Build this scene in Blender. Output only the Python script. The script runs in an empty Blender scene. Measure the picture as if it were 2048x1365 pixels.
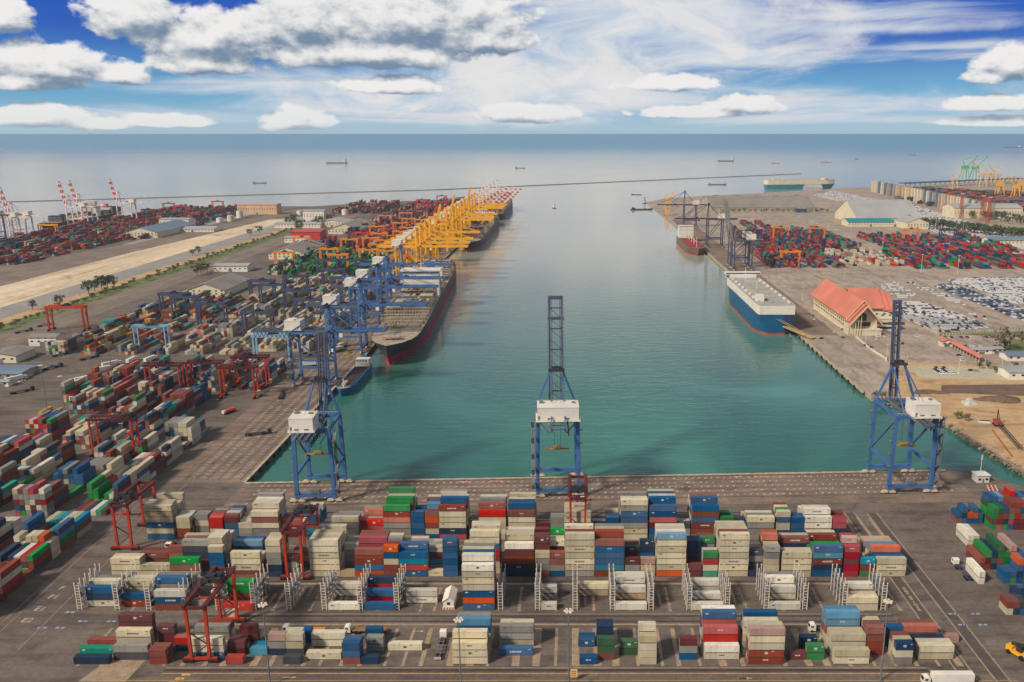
import bpy, math, random
from mathutils import Vector, Matrix
from mathutils.bvhtree import BVHTree
random.seed(7)
R = math.radians
SC = bpy.context.scene
COL = SC.collection

# ------------------------------------------------------------------ camera, sky, sun, exposure
PX, PY, F, H, YH = 1150., 682.5, 1700., 180., 268.
TH = math.atan((PY - YH) / F)
cd = bpy.data.cameras.new('camera'); cam = bpy.data.objects.new('camera', cd); COL.objects.link(cam)
cd.sensor_width = 36; cd.sensor_fit = 'HORIZONTAL'; cd.lens = F / 2048 * 36
cd.shift_x = -(PX - 1024) / 2048
cd.clip_start = 1; cd.clip_end = 600000
cam.location = (0, 0, H); cam.rotation_euler = (math.pi / 2 - TH, 0, 0)
SC.camera = cam
SUN = Vector((-0.66, -0.52, 0.66)).normalized()
SUN_STRENGTH, SUN_ANGLE, SKY_STRENGTH, EXPOSURE = 3.5, 8.0, 0.105, 0.26
SC.view_settings.view_transform = 'Standard'; SC.view_settings.look = 'None'
SC.view_settings.gamma = 1; SC.view_settings.exposure = EXPOSURE

def S(r, g, b):
    def f(c):
        c /= 255
        return c / 12.92 if c <= .04045 else ((c + .055) / 1.055) ** 2.4
    return (f(r), f(g), f(b), 1)

class NT:
    """short-hand for building node trees"""
    def __init__(s, tree): s.t = tree; s.t.nodes.clear()
    def n(s, typ, **kw):
        nd = s.t.nodes.new(typ)
        for k, v in kw.items(): setattr(nd, k, v)
        return nd
    def set(s, sock, v):
        if isinstance(v, bpy.types.NodeSocket): s.t.links.new(v, sock)
        elif v is not None: sock.default_value = v
    def m(s, op, a, b=None, c=None, clamp=False):
        nd = s.n('ShaderNodeMath', operation=op, use_clamp=clamp)
        for i, v in enumerate((a, b, c)): s.set(nd.inputs[i], v)
        return nd.outputs[0]
    def vm(s, op, a, b=None, out=0):
        nd = s.n('ShaderNodeVectorMath', operation=op)
        s.set(nd.inputs[0], a); s.set(nd.inputs[1], b)
        return nd.outputs[out]
    def comb(s, x, y, z=0):
        nd = s.n('ShaderNodeCombineXYZ')
        for i, v in enumerate((x, y, z)): s.set(nd.inputs[i], v)
        return nd.outputs[0]
    def noise(s, vec, scale, detail=4, rough=.55, dist=0):
        nd = s.n('ShaderNodeTexNoise'); s.set(nd.inputs['Vector'], vec)
        nd.inputs['Scale'].default_value = scale; nd.inputs['Detail'].default_value = detail
        nd.inputs['Roughness'].default_value = rough; nd.inputs['Distortion'].default_value = dist
        return nd.outputs['Fac']
    def ss(s, v, lo, hi, a=0., b=1.):
        nd = s.n('ShaderNodeMapRange', interpolation_type='SMOOTHSTEP')
        s.set(nd.inputs[0], v)
        for i, q in zip((1, 2, 3, 4), (lo, hi, a, b)): s.set(nd.inputs[i], q)
        return nd.outputs[0]
    def mix(s, f, a, b, mode='MIX'):
        nd = s.n('ShaderNodeMix', data_type='RGBA', blend_type=mode)
        s.set(nd.inputs[0], f); s.set(nd.inputs[6], a); s.set(nd.inputs[7], b)
        return nd.outputs[2]
    def mapping(s, vec, scale=(1, 1, 1), loc=(0, 0, 0)):
        nd = s.n('ShaderNodeMapping'); s.set(nd.inputs[0], vec)
        nd.inputs['Scale'].default_value = scale; nd.inputs['Location'].default_value = loc
        return nd.outputs[0]

W = bpy.data.worlds.new('World'); SC.world = W; W.use_nodes = True
w = NT(W.node_tree)
tc = w.n('ShaderNodeTexCoord').outputs['Generated']
sep = w.n('ShaderNodeSeparateXYZ'); w.set(sep.inputs[0], tc)
sx, sy, sz = sep.outputs
azi = w.m('ARCTAN2', sx, sy); ele = w.m('ARCSINE', sz)
sky = w.n('ShaderNodeTexSky', sky_type='NISHITA', sun_disc=False)
sky.sun_elevation = math.asin(SUN.z); sky.sun_rotation = math.atan2(SUN.x, SUN.y) % (2 * math.pi)
sky.air_density = 1.0; sky.dust_density = 0.6; sky.ozone_density = 2.5; sky.altitude = 100
# the clear sky: the physical sky, made the deeper blue that this day has from a few degrees up
hs = w.n('ShaderNodeHueSaturation'); hs.inputs['Hue'].default_value = 0.515
w.set(hs.inputs['Saturation'], w.ss(ele, 0.0, 0.12, 0.9, 1.45)); w.set(hs.inputs['Value'], w.ss(ele, 0.01, 0.12, 1.0, 0.62))
w.set(hs.inputs['Color'], sky.outputs[0])
deep = w.mix(w.ss(ele, 0.035, 0.11), (0.75, 2.8, 4.9, 1), (0.10, 0.72, 3.9, 1))
deep = w.mix(.86, hs.outputs[0], deep)
deep = w.mix(w.ss(ele, 0.0, 0.045, .9, .0), deep, (3.3, 4.5, 5.2, 1))
# cloud space: azimuth and elevation in units of a hundredth of a radian
K = 100.
px_ = w.m('MULTIPLY', azi, K); py_ = w.m('MULTIPLY', ele, K)
P2 = w.comb(px_, py_, 0)
n_big = w.noise(w.mapping(P2, (0.11, 0.20, 1)), 1.0, 4, .5, .3)
n_wisp = w.noise(w.mapping(P2, (0.035, 0.26, 1), (3, 1, 0)), 1.0, 8, .62, 1.2)
n_fine = w.noise(w.mapping(P2, (0.40, 0.62, 1)), 1.0, 7, .58, .15)
def sky_uv(u, v):           # where a cloud of the day stood: azimuth, elevation
    dx = (u - PX) / F; dy = -(v - PY) / F
    d = Vector((dx, math.cos(TH) + dy * math.sin(TH), -math.sin(TH) + dy * math.cos(TH))).normalized()
    return math.atan2(d.x, d.y) * K, math.asin(d.z) * K
def blob_field(blobs, vec):
    acc = None
    for (u, v, ru, rv) in blobs:
        a, e = sky_uv(u, v)
        d = w.vm('MULTIPLY', w.vm('SUBTRACT', vec, (a, e, 0)), (17.2 / ru, 17.2 / rv, 0))
        sp = w.n('ShaderNodeSeparateXYZ'); w.set(sp.inputs[0], d)
        yy = w.m('MULTIPLY_ADD', w.m('ABSOLUTE', sp.outputs[1]), -.45, w.m('MULTIPLY', sp.outputs[1], 1.45))
        l = w.m('SQRT', w.m('ADD', w.m('MULTIPLY', sp.outputs[0], sp.outputs[0]), w.m('MULTIPLY', yy, yy)))
        f = w.m('SUBTRACT', 1.0, l)
        acc = f if acc is None else w.m('SMOOTH_MAX', acc, f, .25)
    return w.m('MAXIMUM', acc, -1.2)
BL = [(265, 40, 95, 58), (440, 88, 140, 62), (620, 55, 150, 75), (830, 50, 250, 80), (970, 88, 105, 48), (420, 132, 105, 32), (730, 112, 240, 45),
      (95, 138, 115, 48), (238, 152, 62, 30), (8, 40, 45, 42), (60, 168, 110, 22),
      (780, 176, 118, 27), (592, 246, 75, 34), (1345, 170, 118, 26), (1490, 214, 85, 28), (1390, 228, 140, 17), (1070, 232, 110, 28), (1010, 228, 60, 20),
      (2020, 135, 70, 45), (1970, 155, 50, 22), (1985, 212, 95, 20), (200, 252, 65, 17), (70, 240, 110, 26), (340, 245, 80, 18), (1980, 245, 110, 14)]
fld = w.m('MULTIPLY', blob_field(BL, P2), 1.5)
NB, NF = 1.5, 1.6
bump = w.m('ADD', w.m('MULTIPLY', w.m('SUBTRACT', n_big, .5), NB), w.m('MULTIPLY', w.m('SUBTRACT', n_fine, .5), NF))
dens = w.m('ADD', fld, bump)
cum = w.ss(dens, -.04, 0.34)
# relief: the same field looked at a little towards the light: bright tops, grey bellies
P3 = w.vm('ADD', P2, (-0.4, 1.3, 0))
n_big2 = w.noise(w.mapping(P3, (0.11, 0.20, 1)), 1.0, 4, .5, .3)
n_fine2 = w.noise(w.mapping(P3, (0.40, 0.62, 1)), 1.0, 7, .58, .15)
fld2 = w.m('MULTIPLY', blob_field(BL, P3), 1.5)
rel = w.m('ADD', w.m('MULTIPLY', w.m('SUBTRACT', n_big, n_big2), 2.2), w.m('MULTIPLY', w.m('SUBTRACT', n_fine, n_fine2), 3.0))
rel = w.m('ADD', rel, w.m('MULTIPLY', w.m('SUBTRACT', fld, fld2), 1.5))
lit = w.ss(w.m('SUBTRACT', rel, w.m('MULTIPLY', w.m('MAXIMUM', w.m('SUBTRACT', dens, .5), 0), .30)), -1.15, 0.95)
c_cum = w.mix(lit, (1.5, 2.15, 3.0, 1), (6.8, 6.7, 6.6, 1))
c_cum = w.mix(w.ss(ele, .0, .05, .38, 0), c_cum, (5.0, 5.4, 5.7, 1))
CIR = [(1250, 50, 400, 130), (1230, 60, 340, 150), (1080, 170, 330, 130), (1100, 210, 260, 80), (1420, 70, 260, 60), (1700, 60, 300, 22), (1500, 120, 420, 30), (620, 180, 300, 34), (720, 215, 330, 26),
       (1700, 215, 420, 45), (1000, 240, 420, 26), (1650, 238, 500, 22), (230, 235, 330, 22), (1750, 30, 200, 30), (1250, 200, 300, 40), (1900, 95, 220, 12)]
cfl = blob_field(CIR, P2)
cir = w.ss(w.m('ADD', cfl, w.m('MULTIPLY', w.m('SUBTRACT', n_wisp, .48), 2.7)), -.2, 1.05, 0, .93)
back = w.ss(sy, -.2, .45)                                   # behind the camera: plain broken cloud
cir = w.m('MAXIMUM', w.m('MULTIPLY', cir, w.ss(ele, .17, .30, 1, .5)), w.ss(ele, .15, .26, 0, .85))  # cloud cover added above the view, warming fill light and reflections
c_cir = w.mix(w.ss(n_wisp, .35, .7), (4.1, 5.0, 6.0, 1), (5.9, 5.75, 5.75, 1))
col = w.mix(cir, deep, c_cir)
veil = blob_field([(1290, 45, 360, 150), (1080, 175, 300, 130), (1150, 110, 340, 150), (900, 200, 300, 60), (1420, 110, 260, 60)], P2)
n_veil = w.noise(w.mapping(P2, (0.10, 0.22, 1), (9, 4, 0)), 1.0, 9, .62, .9)
veil = w.ss(w.m('ADD', veil, w.m('MULTIPLY', w.m('SUBTRACT', n_veil, .5), 2.3)), -.35, .85, 0, .92)
veil = w.m('MULTIPLY', veil, w.ss(ele, .22, .30, 1, 0))
col = w.mix(veil, col, w.mix(w.ss(n_veil, .34, .62), (4.2, 5.0, 5.9, 1), (6.3, 6.15, 6.1, 1)))
cum = w.m('MULTIPLY', cum, w.ss(ele, .22, .30, 1, 0))
col = w.mix(cum, col, c_cum)
dim = w.ss(ele, .17, .36, 1, .55)                            # unseen sky overhead dimmed to lessen its fill light
col = w.mix(1.0, col, w.comb(dim, dim, dim), 'MULTIPLY')
bg = w.n('ShaderNodeBackground'); w.set(bg.inputs['Color'], col); bg.inputs['Strength'].default_value = SKY_STRENGTH
wo = w.n('ShaderNodeOutputWorld'); w.t.links.new(bg.outputs[0], wo.inputs[0])

sd = bpy.data.lights.new('sun', 'SUN'); sun = bpy.data.objects.new('sun', sd); COL.objects.link(sun)
sd.energy = SUN_STRENGTH; sd.angle = R(SUN_ANGLE); sd.color = (1.0, .90, .76)
sun.rotation_euler = SUN.to_track_quat('Z', 'Y').to_euler()

# ------------------------------------------------------------------ helpers
def G(u, v, z=0.):
    """ground point (height z) that the photograph shows at pixel u, v"""
    dx = (u - PX) / F; dy = -(v - PY) / F
    d = (dx, math.cos(TH) + dy * math.sin(TH), -math.sin(TH) + dy * math.cos(TH))
    t = (z - H) / d[2]
    return Vector((d[0] * t, d[1] * t, z))

class MB:
    """collects shapes, build() links them as one mesh object"""
    def __init__(s): s.v = []; s.f = []; s.m = []; s.M = None
    def _add(s, vs, fs, m):
        b = len(s.v)
        if s.M is not None: vs = [s.M @ Vector(q) for q in vs]
        s.v += [tuple(q) for q in vs]; s.f += [tuple(b + i for i in q) for q in fs]; s.m += [m] * len(fs)
    def box(s, x0, x1, y0, y1, z0, z1, m=0, rz=None, mt=None):
        vs = [(x0, y0, z0), (x1, y0, z0), (x1, y1, z0), (x0, y1, z0), (x0, y0, z1), (x1, y0, z1), (x1, y1, z1), (x0, y1, z1)]
        fs = [(0, 1, 5, 4), (1, 2, 6, 5), (2, 3, 7, 6), (3, 0, 4, 7), (3, 2, 1, 0)]
        s._add(vs, fs, m); s._add(vs[4:], [(0, 1, 2, 3)], m if mt is None else mt)
    def cbox(s, c, d, m=0):
        s.box(c[0] - d[0] / 2, c[0] + d[0] / 2, c[1] - d[1] / 2, c[1] + d[1] / 2, c[2] - d[2] / 2, c[2] + d[2] / 2, m)
    def beam(s, p, q, w, h=None, m=0):
        p, q = Vector(p), Vector(q); h = h or w; d = (q - p).normalized()
        up = Vector((0, 0, 1)) if abs(d.z) < .95 else Vector((0, 1, 0))
        a = d.cross(up).normalized(); b = a.cross(d).normalized()
        vs = []
        for o in (p, q):
            for i, j in ((-1, -1), (1, -1), (1, 1), (-1, 1)): vs.append(o + a * (i * w / 2) + b * (j * h / 2))
        s._add(vs, [(0, 1, 5, 4), (1, 2, 6, 5), (2, 3, 7, 6), (3, 0, 4, 7), (3, 2, 1, 0), (4, 5, 6, 7)], m)
    def tube(s, p, q, r, n=8, m=0, r2=None):
        p, q = Vector(p), Vector(q); d = (q - p).normalized(); r2 = r if r2 is None else r2
        up = Vector((0, 0, 1)) if abs(d.z) < .95 else Vector((0, 1, 0))
        a = d.cross(up).normalized(); b = a.cross(d).normalized()
        vs = [p + (a * math.cos(t) + b * math.sin(t)) * r for t in [2 * math.pi * i / n for i in range(n)]]
        vs += [q + (a * math.cos(t) + b * math.sin(t)) * r2 for t in [2 * math.pi * i / n for i in range(n)]]
        fs = [(i, (i + 1) % n, n + (i + 1) % n, n + i) for i in range(n)] + [tuple(range(n))[::-1], tuple(range(n, 2 * n))]
        s._add(vs, fs, m)
    def poly(s, pts, m=0): s._add(pts, [tuple(range(len(pts)))], m)
    def prism(s, pts, z0, z1, m=0, mt=None):
        n = len(pts)
        vs = [(p[0], p[1], z0) for p in pts] + [(p[0], p[1], z1) for p in pts]
        s._add(vs, [(i, (i + 1) % n, n + (i + 1) % n, n + i) for i in range(n)], m)
        s._add(vs[n:], [tuple(range(n))], m if mt is None else mt)
    def gable(s, x0, x1, y0, y1, z0, z1, over=.6, th=.3, axis='x', m=0):
        """a gabled roof of thickness th, ridge along axis"""
        if axis == 'x': P = lambda a, b, z: (a, b, z); a0, a1, b0, b1 = x0 - over, x1 + over, y0 - over, y1 + over
        else: P = lambda a, b, z: (b, a, z); a0, a1, b0, b1 = y0 - over, y1 + over, x0 - over, x1 + over
        bm = (b0 + b1) / 2
        pr = [(b0, z0), (bm, z1), (b1, z0), (b1, z0 - th), (bm, z1 - th), (b0, z0 - th)]
        vs = [P(a0, b, z) for b, z in pr] + [P(a1, b, z) for b, z in pr]
        fs = [(i, (i + 1) % 6, 6 + (i + 1) % 6, 6 + i) for i in range(6)] + [(0, 5, 4, 1), (1, 4, 3, 2), (6, 7, 10, 11), (7, 8, 9, 10)]
        s._add(vs, fs, m)
    def build(s, name, mats, parent=None, loc=(0, 0, 0), rz=0, smooth=False):
        me = bpy.data.meshes.new(name); me.from_pydata(s.v, [], s.f)
        if not isinstance(mats, (list, tuple)): mats = [mats]
        for q in mats: me.materials.append(q)
        me.polygons.foreach_set('material_index', s.m)
        if smooth: me.polygons.foreach_set('use_smooth', [True] * len(s.f))
        me.update()
        o = bpy.data.objects.new(name, me); COL.objects.link(o)
        o.location = loc; o.rotation_euler = (0, 0, rz)
        if parent: o.parent = parent
        return o

def tag(o, label=None, cat=None, group=None, kind=None):
    if label: o['label'] = label
    if cat: o['category'] = cat
    if group: o['group'] = group
    if kind: o['kind'] = kind
    return o
def empty(name, loc=(0, 0, 0), rz=0, label=None, cat=None, group=None):
    o = bpy.data.objects.new(name, None); COL.objects.link(o); o.empty_display_size = .5
    o.location = loc; o.rotation_euler = (0, 0, rz)
    return tag(o, label, cat, group)
KIDS = {}
def dup(o, loc=None, rz=None, label=None, group=None, scale=None):
    def cp(a, par):
        c = a.copy(); COL.objects.link(c)
        if par: c.parent = par
        for ch in a.children: cp(ch, c)
        return c
    c = cp(o, None)
    if loc is not None: c.location = loc
    if rz is not None: c.rotation_euler = (0, 0, rz)
    if scale is not None: c.scale = (scale,) * 3
    if label: c['label'] = label
    if group: c['group'] = group
    return c
ORD = ['zeroth', 'first', 'second', 'third', 'fourth', 'fifth', 'sixth', 'seventh', 'eighth', 'ninth', 'tenth', 'eleventh', 'twelfth', 'thirteenth',
       'fourteenth', 'fifteenth', 'sixteenth', 'seventeenth', 'eighteenth', 'nineteenth', 'twentieth']
def ordw(n):
    if n <= 20: return ORD[n]
    T = {2: 'twenty', 3: 'thirty', 4: 'forty', 5: 'fifty', 6: 'sixty'}
    t, u = divmod(n, 10)
    return T[t] + '-' + ORD[u] if u else {3: 'thirtieth', 4: 'fortieth', 5: 'fiftieth', 6: 'sixtieth'}[t]

# ------------------------------------------------------------------ materials
MC = {}
def mat(name, rgb, rough=.6, metal=0., var=.25, scale=.25, rust=0., rustcol=(96, 62, 40), spec=.3, streak=False, island=False, objvar=0., seam=0.):
    if name in MC: return MC[name]
    m = bpy.data.materials.new(name); m.use_nodes = True; t = NT(m.node_tree)
    co = t.n('ShaderNodeTexCoord').outputs['Object']
    geo = t.n('ShaderNodeNewGeometry')
    c = S(*rgb)
    pos = co if not streak else t.mapping(co, (1, 1, .12))
    n1 = t.noise(pos, scale, 5, .6)
    dark = tuple(q * (1 - var) for q in c[:3]) + (1,); lite = tuple(min(1, q * (1 + var * .6)) for q in c[:3]) + (1,)
    k = t.mix(t.ss(n1, .3, .7), dark, lite)
    if rust:
        n2 = t.noise(t.mapping(co, (1, 1, .5), (7, 3, 1)), scale * 3.1, 6, .7)
        k = t.mix(t.m('MULTIPLY', t.ss(n2, .56, .72), rust), k, S(*rustcol))
    if seam:
        for ax in (0, 1):
            wv = t.n('ShaderNodeTexWave', bands_direction='XY'[ax]); t.set(wv.inputs[0], co); wv.inputs['Scale'].default_value = seam; wv.inputs['Distortion'].default_value = .4
            k = t.mix(t.ss(wv.outputs['Fac'], .80, .97, 0, .30), k, (.12, .09, .08, 1))
    if island or objvar:
        r = geo.outputs['Random Per Island'] if island else t.n('ShaderNodeObjectInfo').outputs['Random']
        h = t.n('ShaderNodeHueSaturation'); t.set(h.inputs['Color'], k)
        t.set(h.inputs['Value'], t.ss(r, 0, 1, 1 - objvar, 1 + objvar * .8)); t.set(h.inputs['Saturation'], t.ss(t.m('FRACT', t.m('MULTIPLY', r, 7.3)), 0, 1, 1.08, .82))
        k = h.outputs[0]
    b = t.n('ShaderNodeBsdfPrincipled'); t.set(b.inputs['Base Color'], k)
    b.inputs['Roughness'].default_value = rough; b.inputs['Metallic'].default_value = metal; b.inputs['Specular IOR Level'].default_value = spec
    o = t.n('ShaderNodeOutputMaterial'); t.t.links.new(b.outputs[0], o.inputs[0])
    MC[name] = m; return m

CC = {  # container paints: name in words, colour
 'c': ('cream', (200, 186, 154)), 'w': ('white', (214, 206, 188)), 'r': ('rust-brown', (134, 66, 50)), 'R': ('bright red', (184, 50, 42)),
 'k': ('crimson', (172, 26, 44)), 'b': ('blue', (20, 84, 128)), 'n': ('navy', (28, 54, 80)), 'l': ('light blue', (92, 138, 164)),
 't': ('sea-green', (44, 150, 122)), 'g': ('green', (32, 132, 62)), 'G': ('dark green', (48, 92, 58)), 'y': ('turquoise', (24, 130, 156)),
 'o': ('orange', (196, 88, 48)), 'm': ('maroon', (106, 46, 48)), 'd': ('charcoal', (74, 76, 82)), 'a': ('grey', (142, 138, 130)), 'p': ('pinkish', (186, 146, 132)),
 'Y': ('yellow', (198, 148, 50)), 'x': ('tan', (176, 150, 112))}
CMAT = {k: mat('container_paint_' + v[0].replace('-', '_').replace(' ', '_'), v[1], .5, 0, .14, .35, .6 if k in 'cwax' else .35, streak=True, objvar=.22) for k, v in CC.items()}
CSTF = {k: mat('far_container_paint_' + v[0].replace('-', '_').replace(' ', '_'), tuple(int(q * .93) for q in v[1]), .55, 0, .14, .2, .25, island=True, objvar=.18) for k, v in CC.items()}
M_drail = mat('dark_bottom_rail', (66, 58, 52), .8)  # bottom rails darker than the body, setting the tiers apart
M_door = mat('container_door_bars', (150, 146, 138), .5)
M_steel = mat('grey_steel', (120, 122, 126), .5, .2)
M_lsteel = mat('pale_galvanised_steel', (228, 210, 186), .5, 0, .18, .5, .2)
M_dark = mat('dark_machinery', (52, 50, 52), .6)
M_tyre = mat('black_rubber', (30, 29, 29), .85)
M_glass = mat('dark_glass', (34, 42, 50), .12, 0, .1, spec=.6)
M_white = mat('white_paint', (222, 214, 200), .5, 0, .10, .15, .18)
M_cblue = mat('crane_blue', (66, 106, 156), .5, 0, .18, .12, .22, (90, 90, 110))
M_cdblue = mat('crane_dark_blue', (62, 70, 98), .55, 0, .2, .15, .3)
M_boomgrey = mat('boom_grey_blue', (82, 86, 104), .55, 0, .25, .2, .3, (92, 76, 72))
M_rtg = mat('gantry_red', (176, 58, 36), .5, 0, .2, .2, .3, (96, 48, 40))
M_rtgd = mat('gantry_dark_red', (98, 42, 38), .55, 0, .3, .3, .3)
M_orange = mat('gantry_orange', (222, 128, 44), .5, 0, .15, .2)
M_yell = mat('crane_yellow', (236, 168, 30), .5, 0, .12, .1, .15)
M_lblue = mat('gantry_light_blue', (128, 172, 196), .5, 0, .15, .2)
M_pink = mat('crane_white_red', (234, 214, 206), .5)
M_cred = mat('crane_band_red', (200, 60, 52), .5)
M_cream = mat('bogie_cream', (206, 188, 160), .55, 0, .3, .6, .4)
M_spread = mat('spreader_ochre', (170, 128, 54), .6, 0, .3, .5, .4)
M_conc = mat('pale_concrete', (172, 158, 138), .8, 0, .2, .1)
# ------------------------------------------------------------------ the setting: water, land, ground sheets
def water_mat():
    m = bpy.data.materials.new('harbour_water'); m.use_nodes = True; t = NT(m.node_tree)
    g = t.n('ShaderNodeNewGeometry').outputs['Position']
    silt = t.noise(t.mapping(g, (.006, .003, 1)), 1, 5, .6, .8)
    sp = t.n('ShaderNodeSeparateXYZ'); t.set(sp.inputs[0], g)
    c = t.mix(t.ss(silt, .35, .75), S(32, 94, 85), S(58, 122, 108))
    # milky shallow plume drifting out from the sand bank in the inner corner
    d = t.vm('MULTIPLY', t.vm('SUBTRACT', g, (150, 590, 0)), (1 / 95, 1 / 46, 0)); l = t.vm('LENGTH', d, out=1)
    pl = t.ss(t.m('ADD', t.m('SUBTRACT', 1, l), t.m('MULTIPLY', t.m('SUBTRACT', t.noise(t.mapping(g, (.012, .04, 1)), 1, 5, .6, .6), .5), 1.8)), 0, 1.4, 0, .5)
    c = t.mix(pl, c, S(84, 158, 146))
    c = t.mix(t.ss(sp.outputs[1], 470, 1600, 0, .95), c, S(166, 162, 140))   # warm sky reflection painted in as beige, stronger up the basin
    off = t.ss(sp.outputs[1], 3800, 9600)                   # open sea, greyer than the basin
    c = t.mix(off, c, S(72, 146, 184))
    b = t.n('ShaderNodeBsdfPrincipled'); t.set(b.inputs['Base Color'], c)
    t.set(b.inputs['Roughness'], t.ss(sp.outputs[1], 3000, 16000, .08, .45)); b.inputs['IOR'].default_value = 1.33; t.set(b.inputs['Specular IOR Level'], t.ss(sp.outputs[1], 3000, 14000, .55, .14))
    w1 = t.noise(t.mapping(g, (.10, .22, 1)), 1, 3, .6); w2 = t.noise(t.mapping(g, (.035, .11, 1)), 1, 3, .5); w3 = t.noise(t.mapping(g, (.004, .02, 1)), 1, 4, .6)
    calm = t.ss(t.noise(t.mapping(g, (.003, .0022, 1)), 1, 3, .5), .35, .65, .45, 1.)
    hgt = t.m('MULTIPLY', t.m('ADD', t.m('MULTIPLY', t.m('ADD', t.m('MULTIPLY', w1, .75), t.m('MULTIPLY', w2, .85)), t.ss(sp.outputs[1], 420, 1700, 1.7, .5)), t.m('MULTIPLY', w3, t.ss(sp.outputs[1], 2500, 8000, 0, 9))), calm)
    bp = t.n('ShaderNodeBump'); bp.inputs['Strength'].default_value = .32; bp.inputs['Distance'].default_value = 1.
    t.set(bp.inputs['Height'], hgt); t.set(b.inputs['Normal'], bp.outputs[0])
    o = t.n('ShaderNodeOutputMaterial'); t.t.links.new(b.outputs[0], o.inputs[0]); return m
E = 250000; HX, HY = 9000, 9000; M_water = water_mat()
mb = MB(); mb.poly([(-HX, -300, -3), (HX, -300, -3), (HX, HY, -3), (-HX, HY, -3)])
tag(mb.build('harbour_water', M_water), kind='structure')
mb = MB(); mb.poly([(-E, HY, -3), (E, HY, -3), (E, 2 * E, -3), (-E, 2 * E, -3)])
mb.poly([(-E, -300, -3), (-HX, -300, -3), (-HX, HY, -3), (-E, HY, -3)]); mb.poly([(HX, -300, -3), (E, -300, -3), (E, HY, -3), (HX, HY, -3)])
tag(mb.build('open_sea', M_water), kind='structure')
# the air of the day: thin even haze over harbour and roads, sky and open sea outside it
HAZE = 5e-5
mh = bpy.data.materials.new('thin_haze'); mh.use_nodes = True; t_ = NT(mh.node_tree)
pv = t_.n('ShaderNodeVolumePrincipled'); pv.inputs['Color'].default_value = (.95, .93, .90, 1); pv.inputs['Density'].default_value = HAZE; pv.inputs['Anisotropy'].default_value = .2
t_.t.links.new(pv.outputs[0], t_.n('ShaderNodeOutputMaterial').inputs['Volume'])
mb = MB(); mb.box(-HX + 1, HX - 1, -299, HY - 1, -10, 186); tag(mb.build('haze', mh), kind='stuff')

def ground_mat(name, c1, c2, c3=None, scale=.02, fine=.4, rough=.9, streak=None, slab=None):
    m = bpy.data.materials.new(name); m.use_nodes = True; t = NT(m.node_tree)
    g = t.n('ShaderNodeNewGeometry').outputs['Position']
    a = t.noise(g, scale, 7, .62, .3); b_ = t.noise(g, fine, 4, .6)
    k = t.mix(t.ss(a, .32, .68), S(*c1), S(*c2))
    if c3: k = t.mix(t.ss(t.noise(t.mapping(g, (1, 1, 1), (91, 17, 0)), scale * 2.3, 6, .65, .6), .55, .7), k, S(*c3))
    if slab:
        bk = t.n('ShaderNodeTexBrick'); t.set(bk.inputs['Vector'], g); bk.inputs['Scale'].default_value = 1; bk.inputs['Brick Width'].default_value = slab[0]; bk.inputs['Row Height'].default_value = slab[1]
        bk.inputs['Mortar Size'].default_value = .14; bk.inputs['Color1'].default_value = (.62, .62, .62, 1); bk.inputs['Color2'].default_value = (1.22, 1.2, 1.17, 1); bk.inputs['Mortar'].default_value = (.45, .43, .42, 1); bk.inputs['Bias'].default_value = .1
        k = t.mix(.34, k, bk.outputs[0], 'MULTIPLY')
    if streak:
        s_ = t.noise(t.mapping(g, streak), 1, 6, .65, .5)
        k = t.mix(t.ss(s_, .45, .68, 0, .5), k, S(*[q * .62 for q in c1]))
    k = t.mix(.35, k, t.mix(t.ss(b_, .3, .7), (.55, .55, .55, 1), (1.25, 1.25, 1.25, 1)), 'MULTIPLY')
    st = t.ss(t.noise(t.mapping(g, (.09, .16, 1), (5, 9, 0)), 1, 5, .7, .4), .58, .74, 0, .45); k = t.mix(st, k, S(*[q * .5 for q in c1]))   # oil and tyre stains
    b = t.n('ShaderNodeBsdfPrincipled'); t.set(b.inputs['Base Color'], k); b.inputs['Roughness'].default_value = rough; b.inputs['Specular IOR Level'].default_value = .2
    o = t.n('ShaderNodeOutputMaterial'); t.t.links.new(b.outputs[0], o.inputs[0]); return m
M_asph = ground_mat('yard_asphalt', (102, 91, 84), (122, 109, 99), (88, 80, 76), .018, .5, streak=(.03, .16, 1), slab=(23, 9))
M_asph2 = ground_mat('pale_asphalt', (158, 142, 128), (176, 158, 140), (146, 132, 122), .012, .3, streak=(.12, .03, 1), slab=(31, 13))
M_apron = ground_mat('quay_concrete', (122, 104, 91), (144, 124, 108), (106, 92, 83), .03, .4, streak=(.03, .25, 1), slab=(12, 6))
M_road = ground_mat('grey_road', (142, 136, 130), (158, 150, 142), None, .02, .3)
M_rail = ground_mat('rail_ballast', (120, 106, 96), (140, 124, 110), (150, 132, 112), .03, .3, streak=(.2, .006, 1))
M_sand = ground_mat('pale_sand', (226, 204, 172), (208, 184, 150), (188, 158, 124), .008, .15, streak=(.06, .004, 1))
M_dirt = ground_mat('orange_dirt', (198, 164, 122), (184, 148, 106), (156, 126, 96), .03, .25, streak=(.02, .12, 1))
M_brown = ground_mat('brown_soil', (122, 98, 82), (104, 84, 72), (88, 76, 66), .05, .4)
M_grass = ground_mat('grass', (92, 106, 62), (118, 122, 78), (150, 136, 98), .03, .4)
M_gravel = ground_mat('pale_gravel', (176, 168, 144), (190, 178, 150), (160, 156, 134), .05, .5)
M_rock = ground_mat('shore_rocks', (98, 88, 74), (140, 126, 104), (70, 66, 58), .25, 1.2)
M_mark = mat('worn_white_marking', (196, 184, 166), .8, 0, .35, .8)
M_tan = ground_mat('tan_concrete_strip', (150, 128, 106), (170, 146, 120), (122, 106, 92), .3, .8)
M_dline = mat('dark_rail_groove', (70, 61, 56), .8)
M_lane = mat('lane_asphalt', (88, 79, 73), .9, 0, .2, .2)
M_ymark = mat('worn_yellow_marking', (206, 160, 84), .8, 0, .35, .8)
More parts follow.
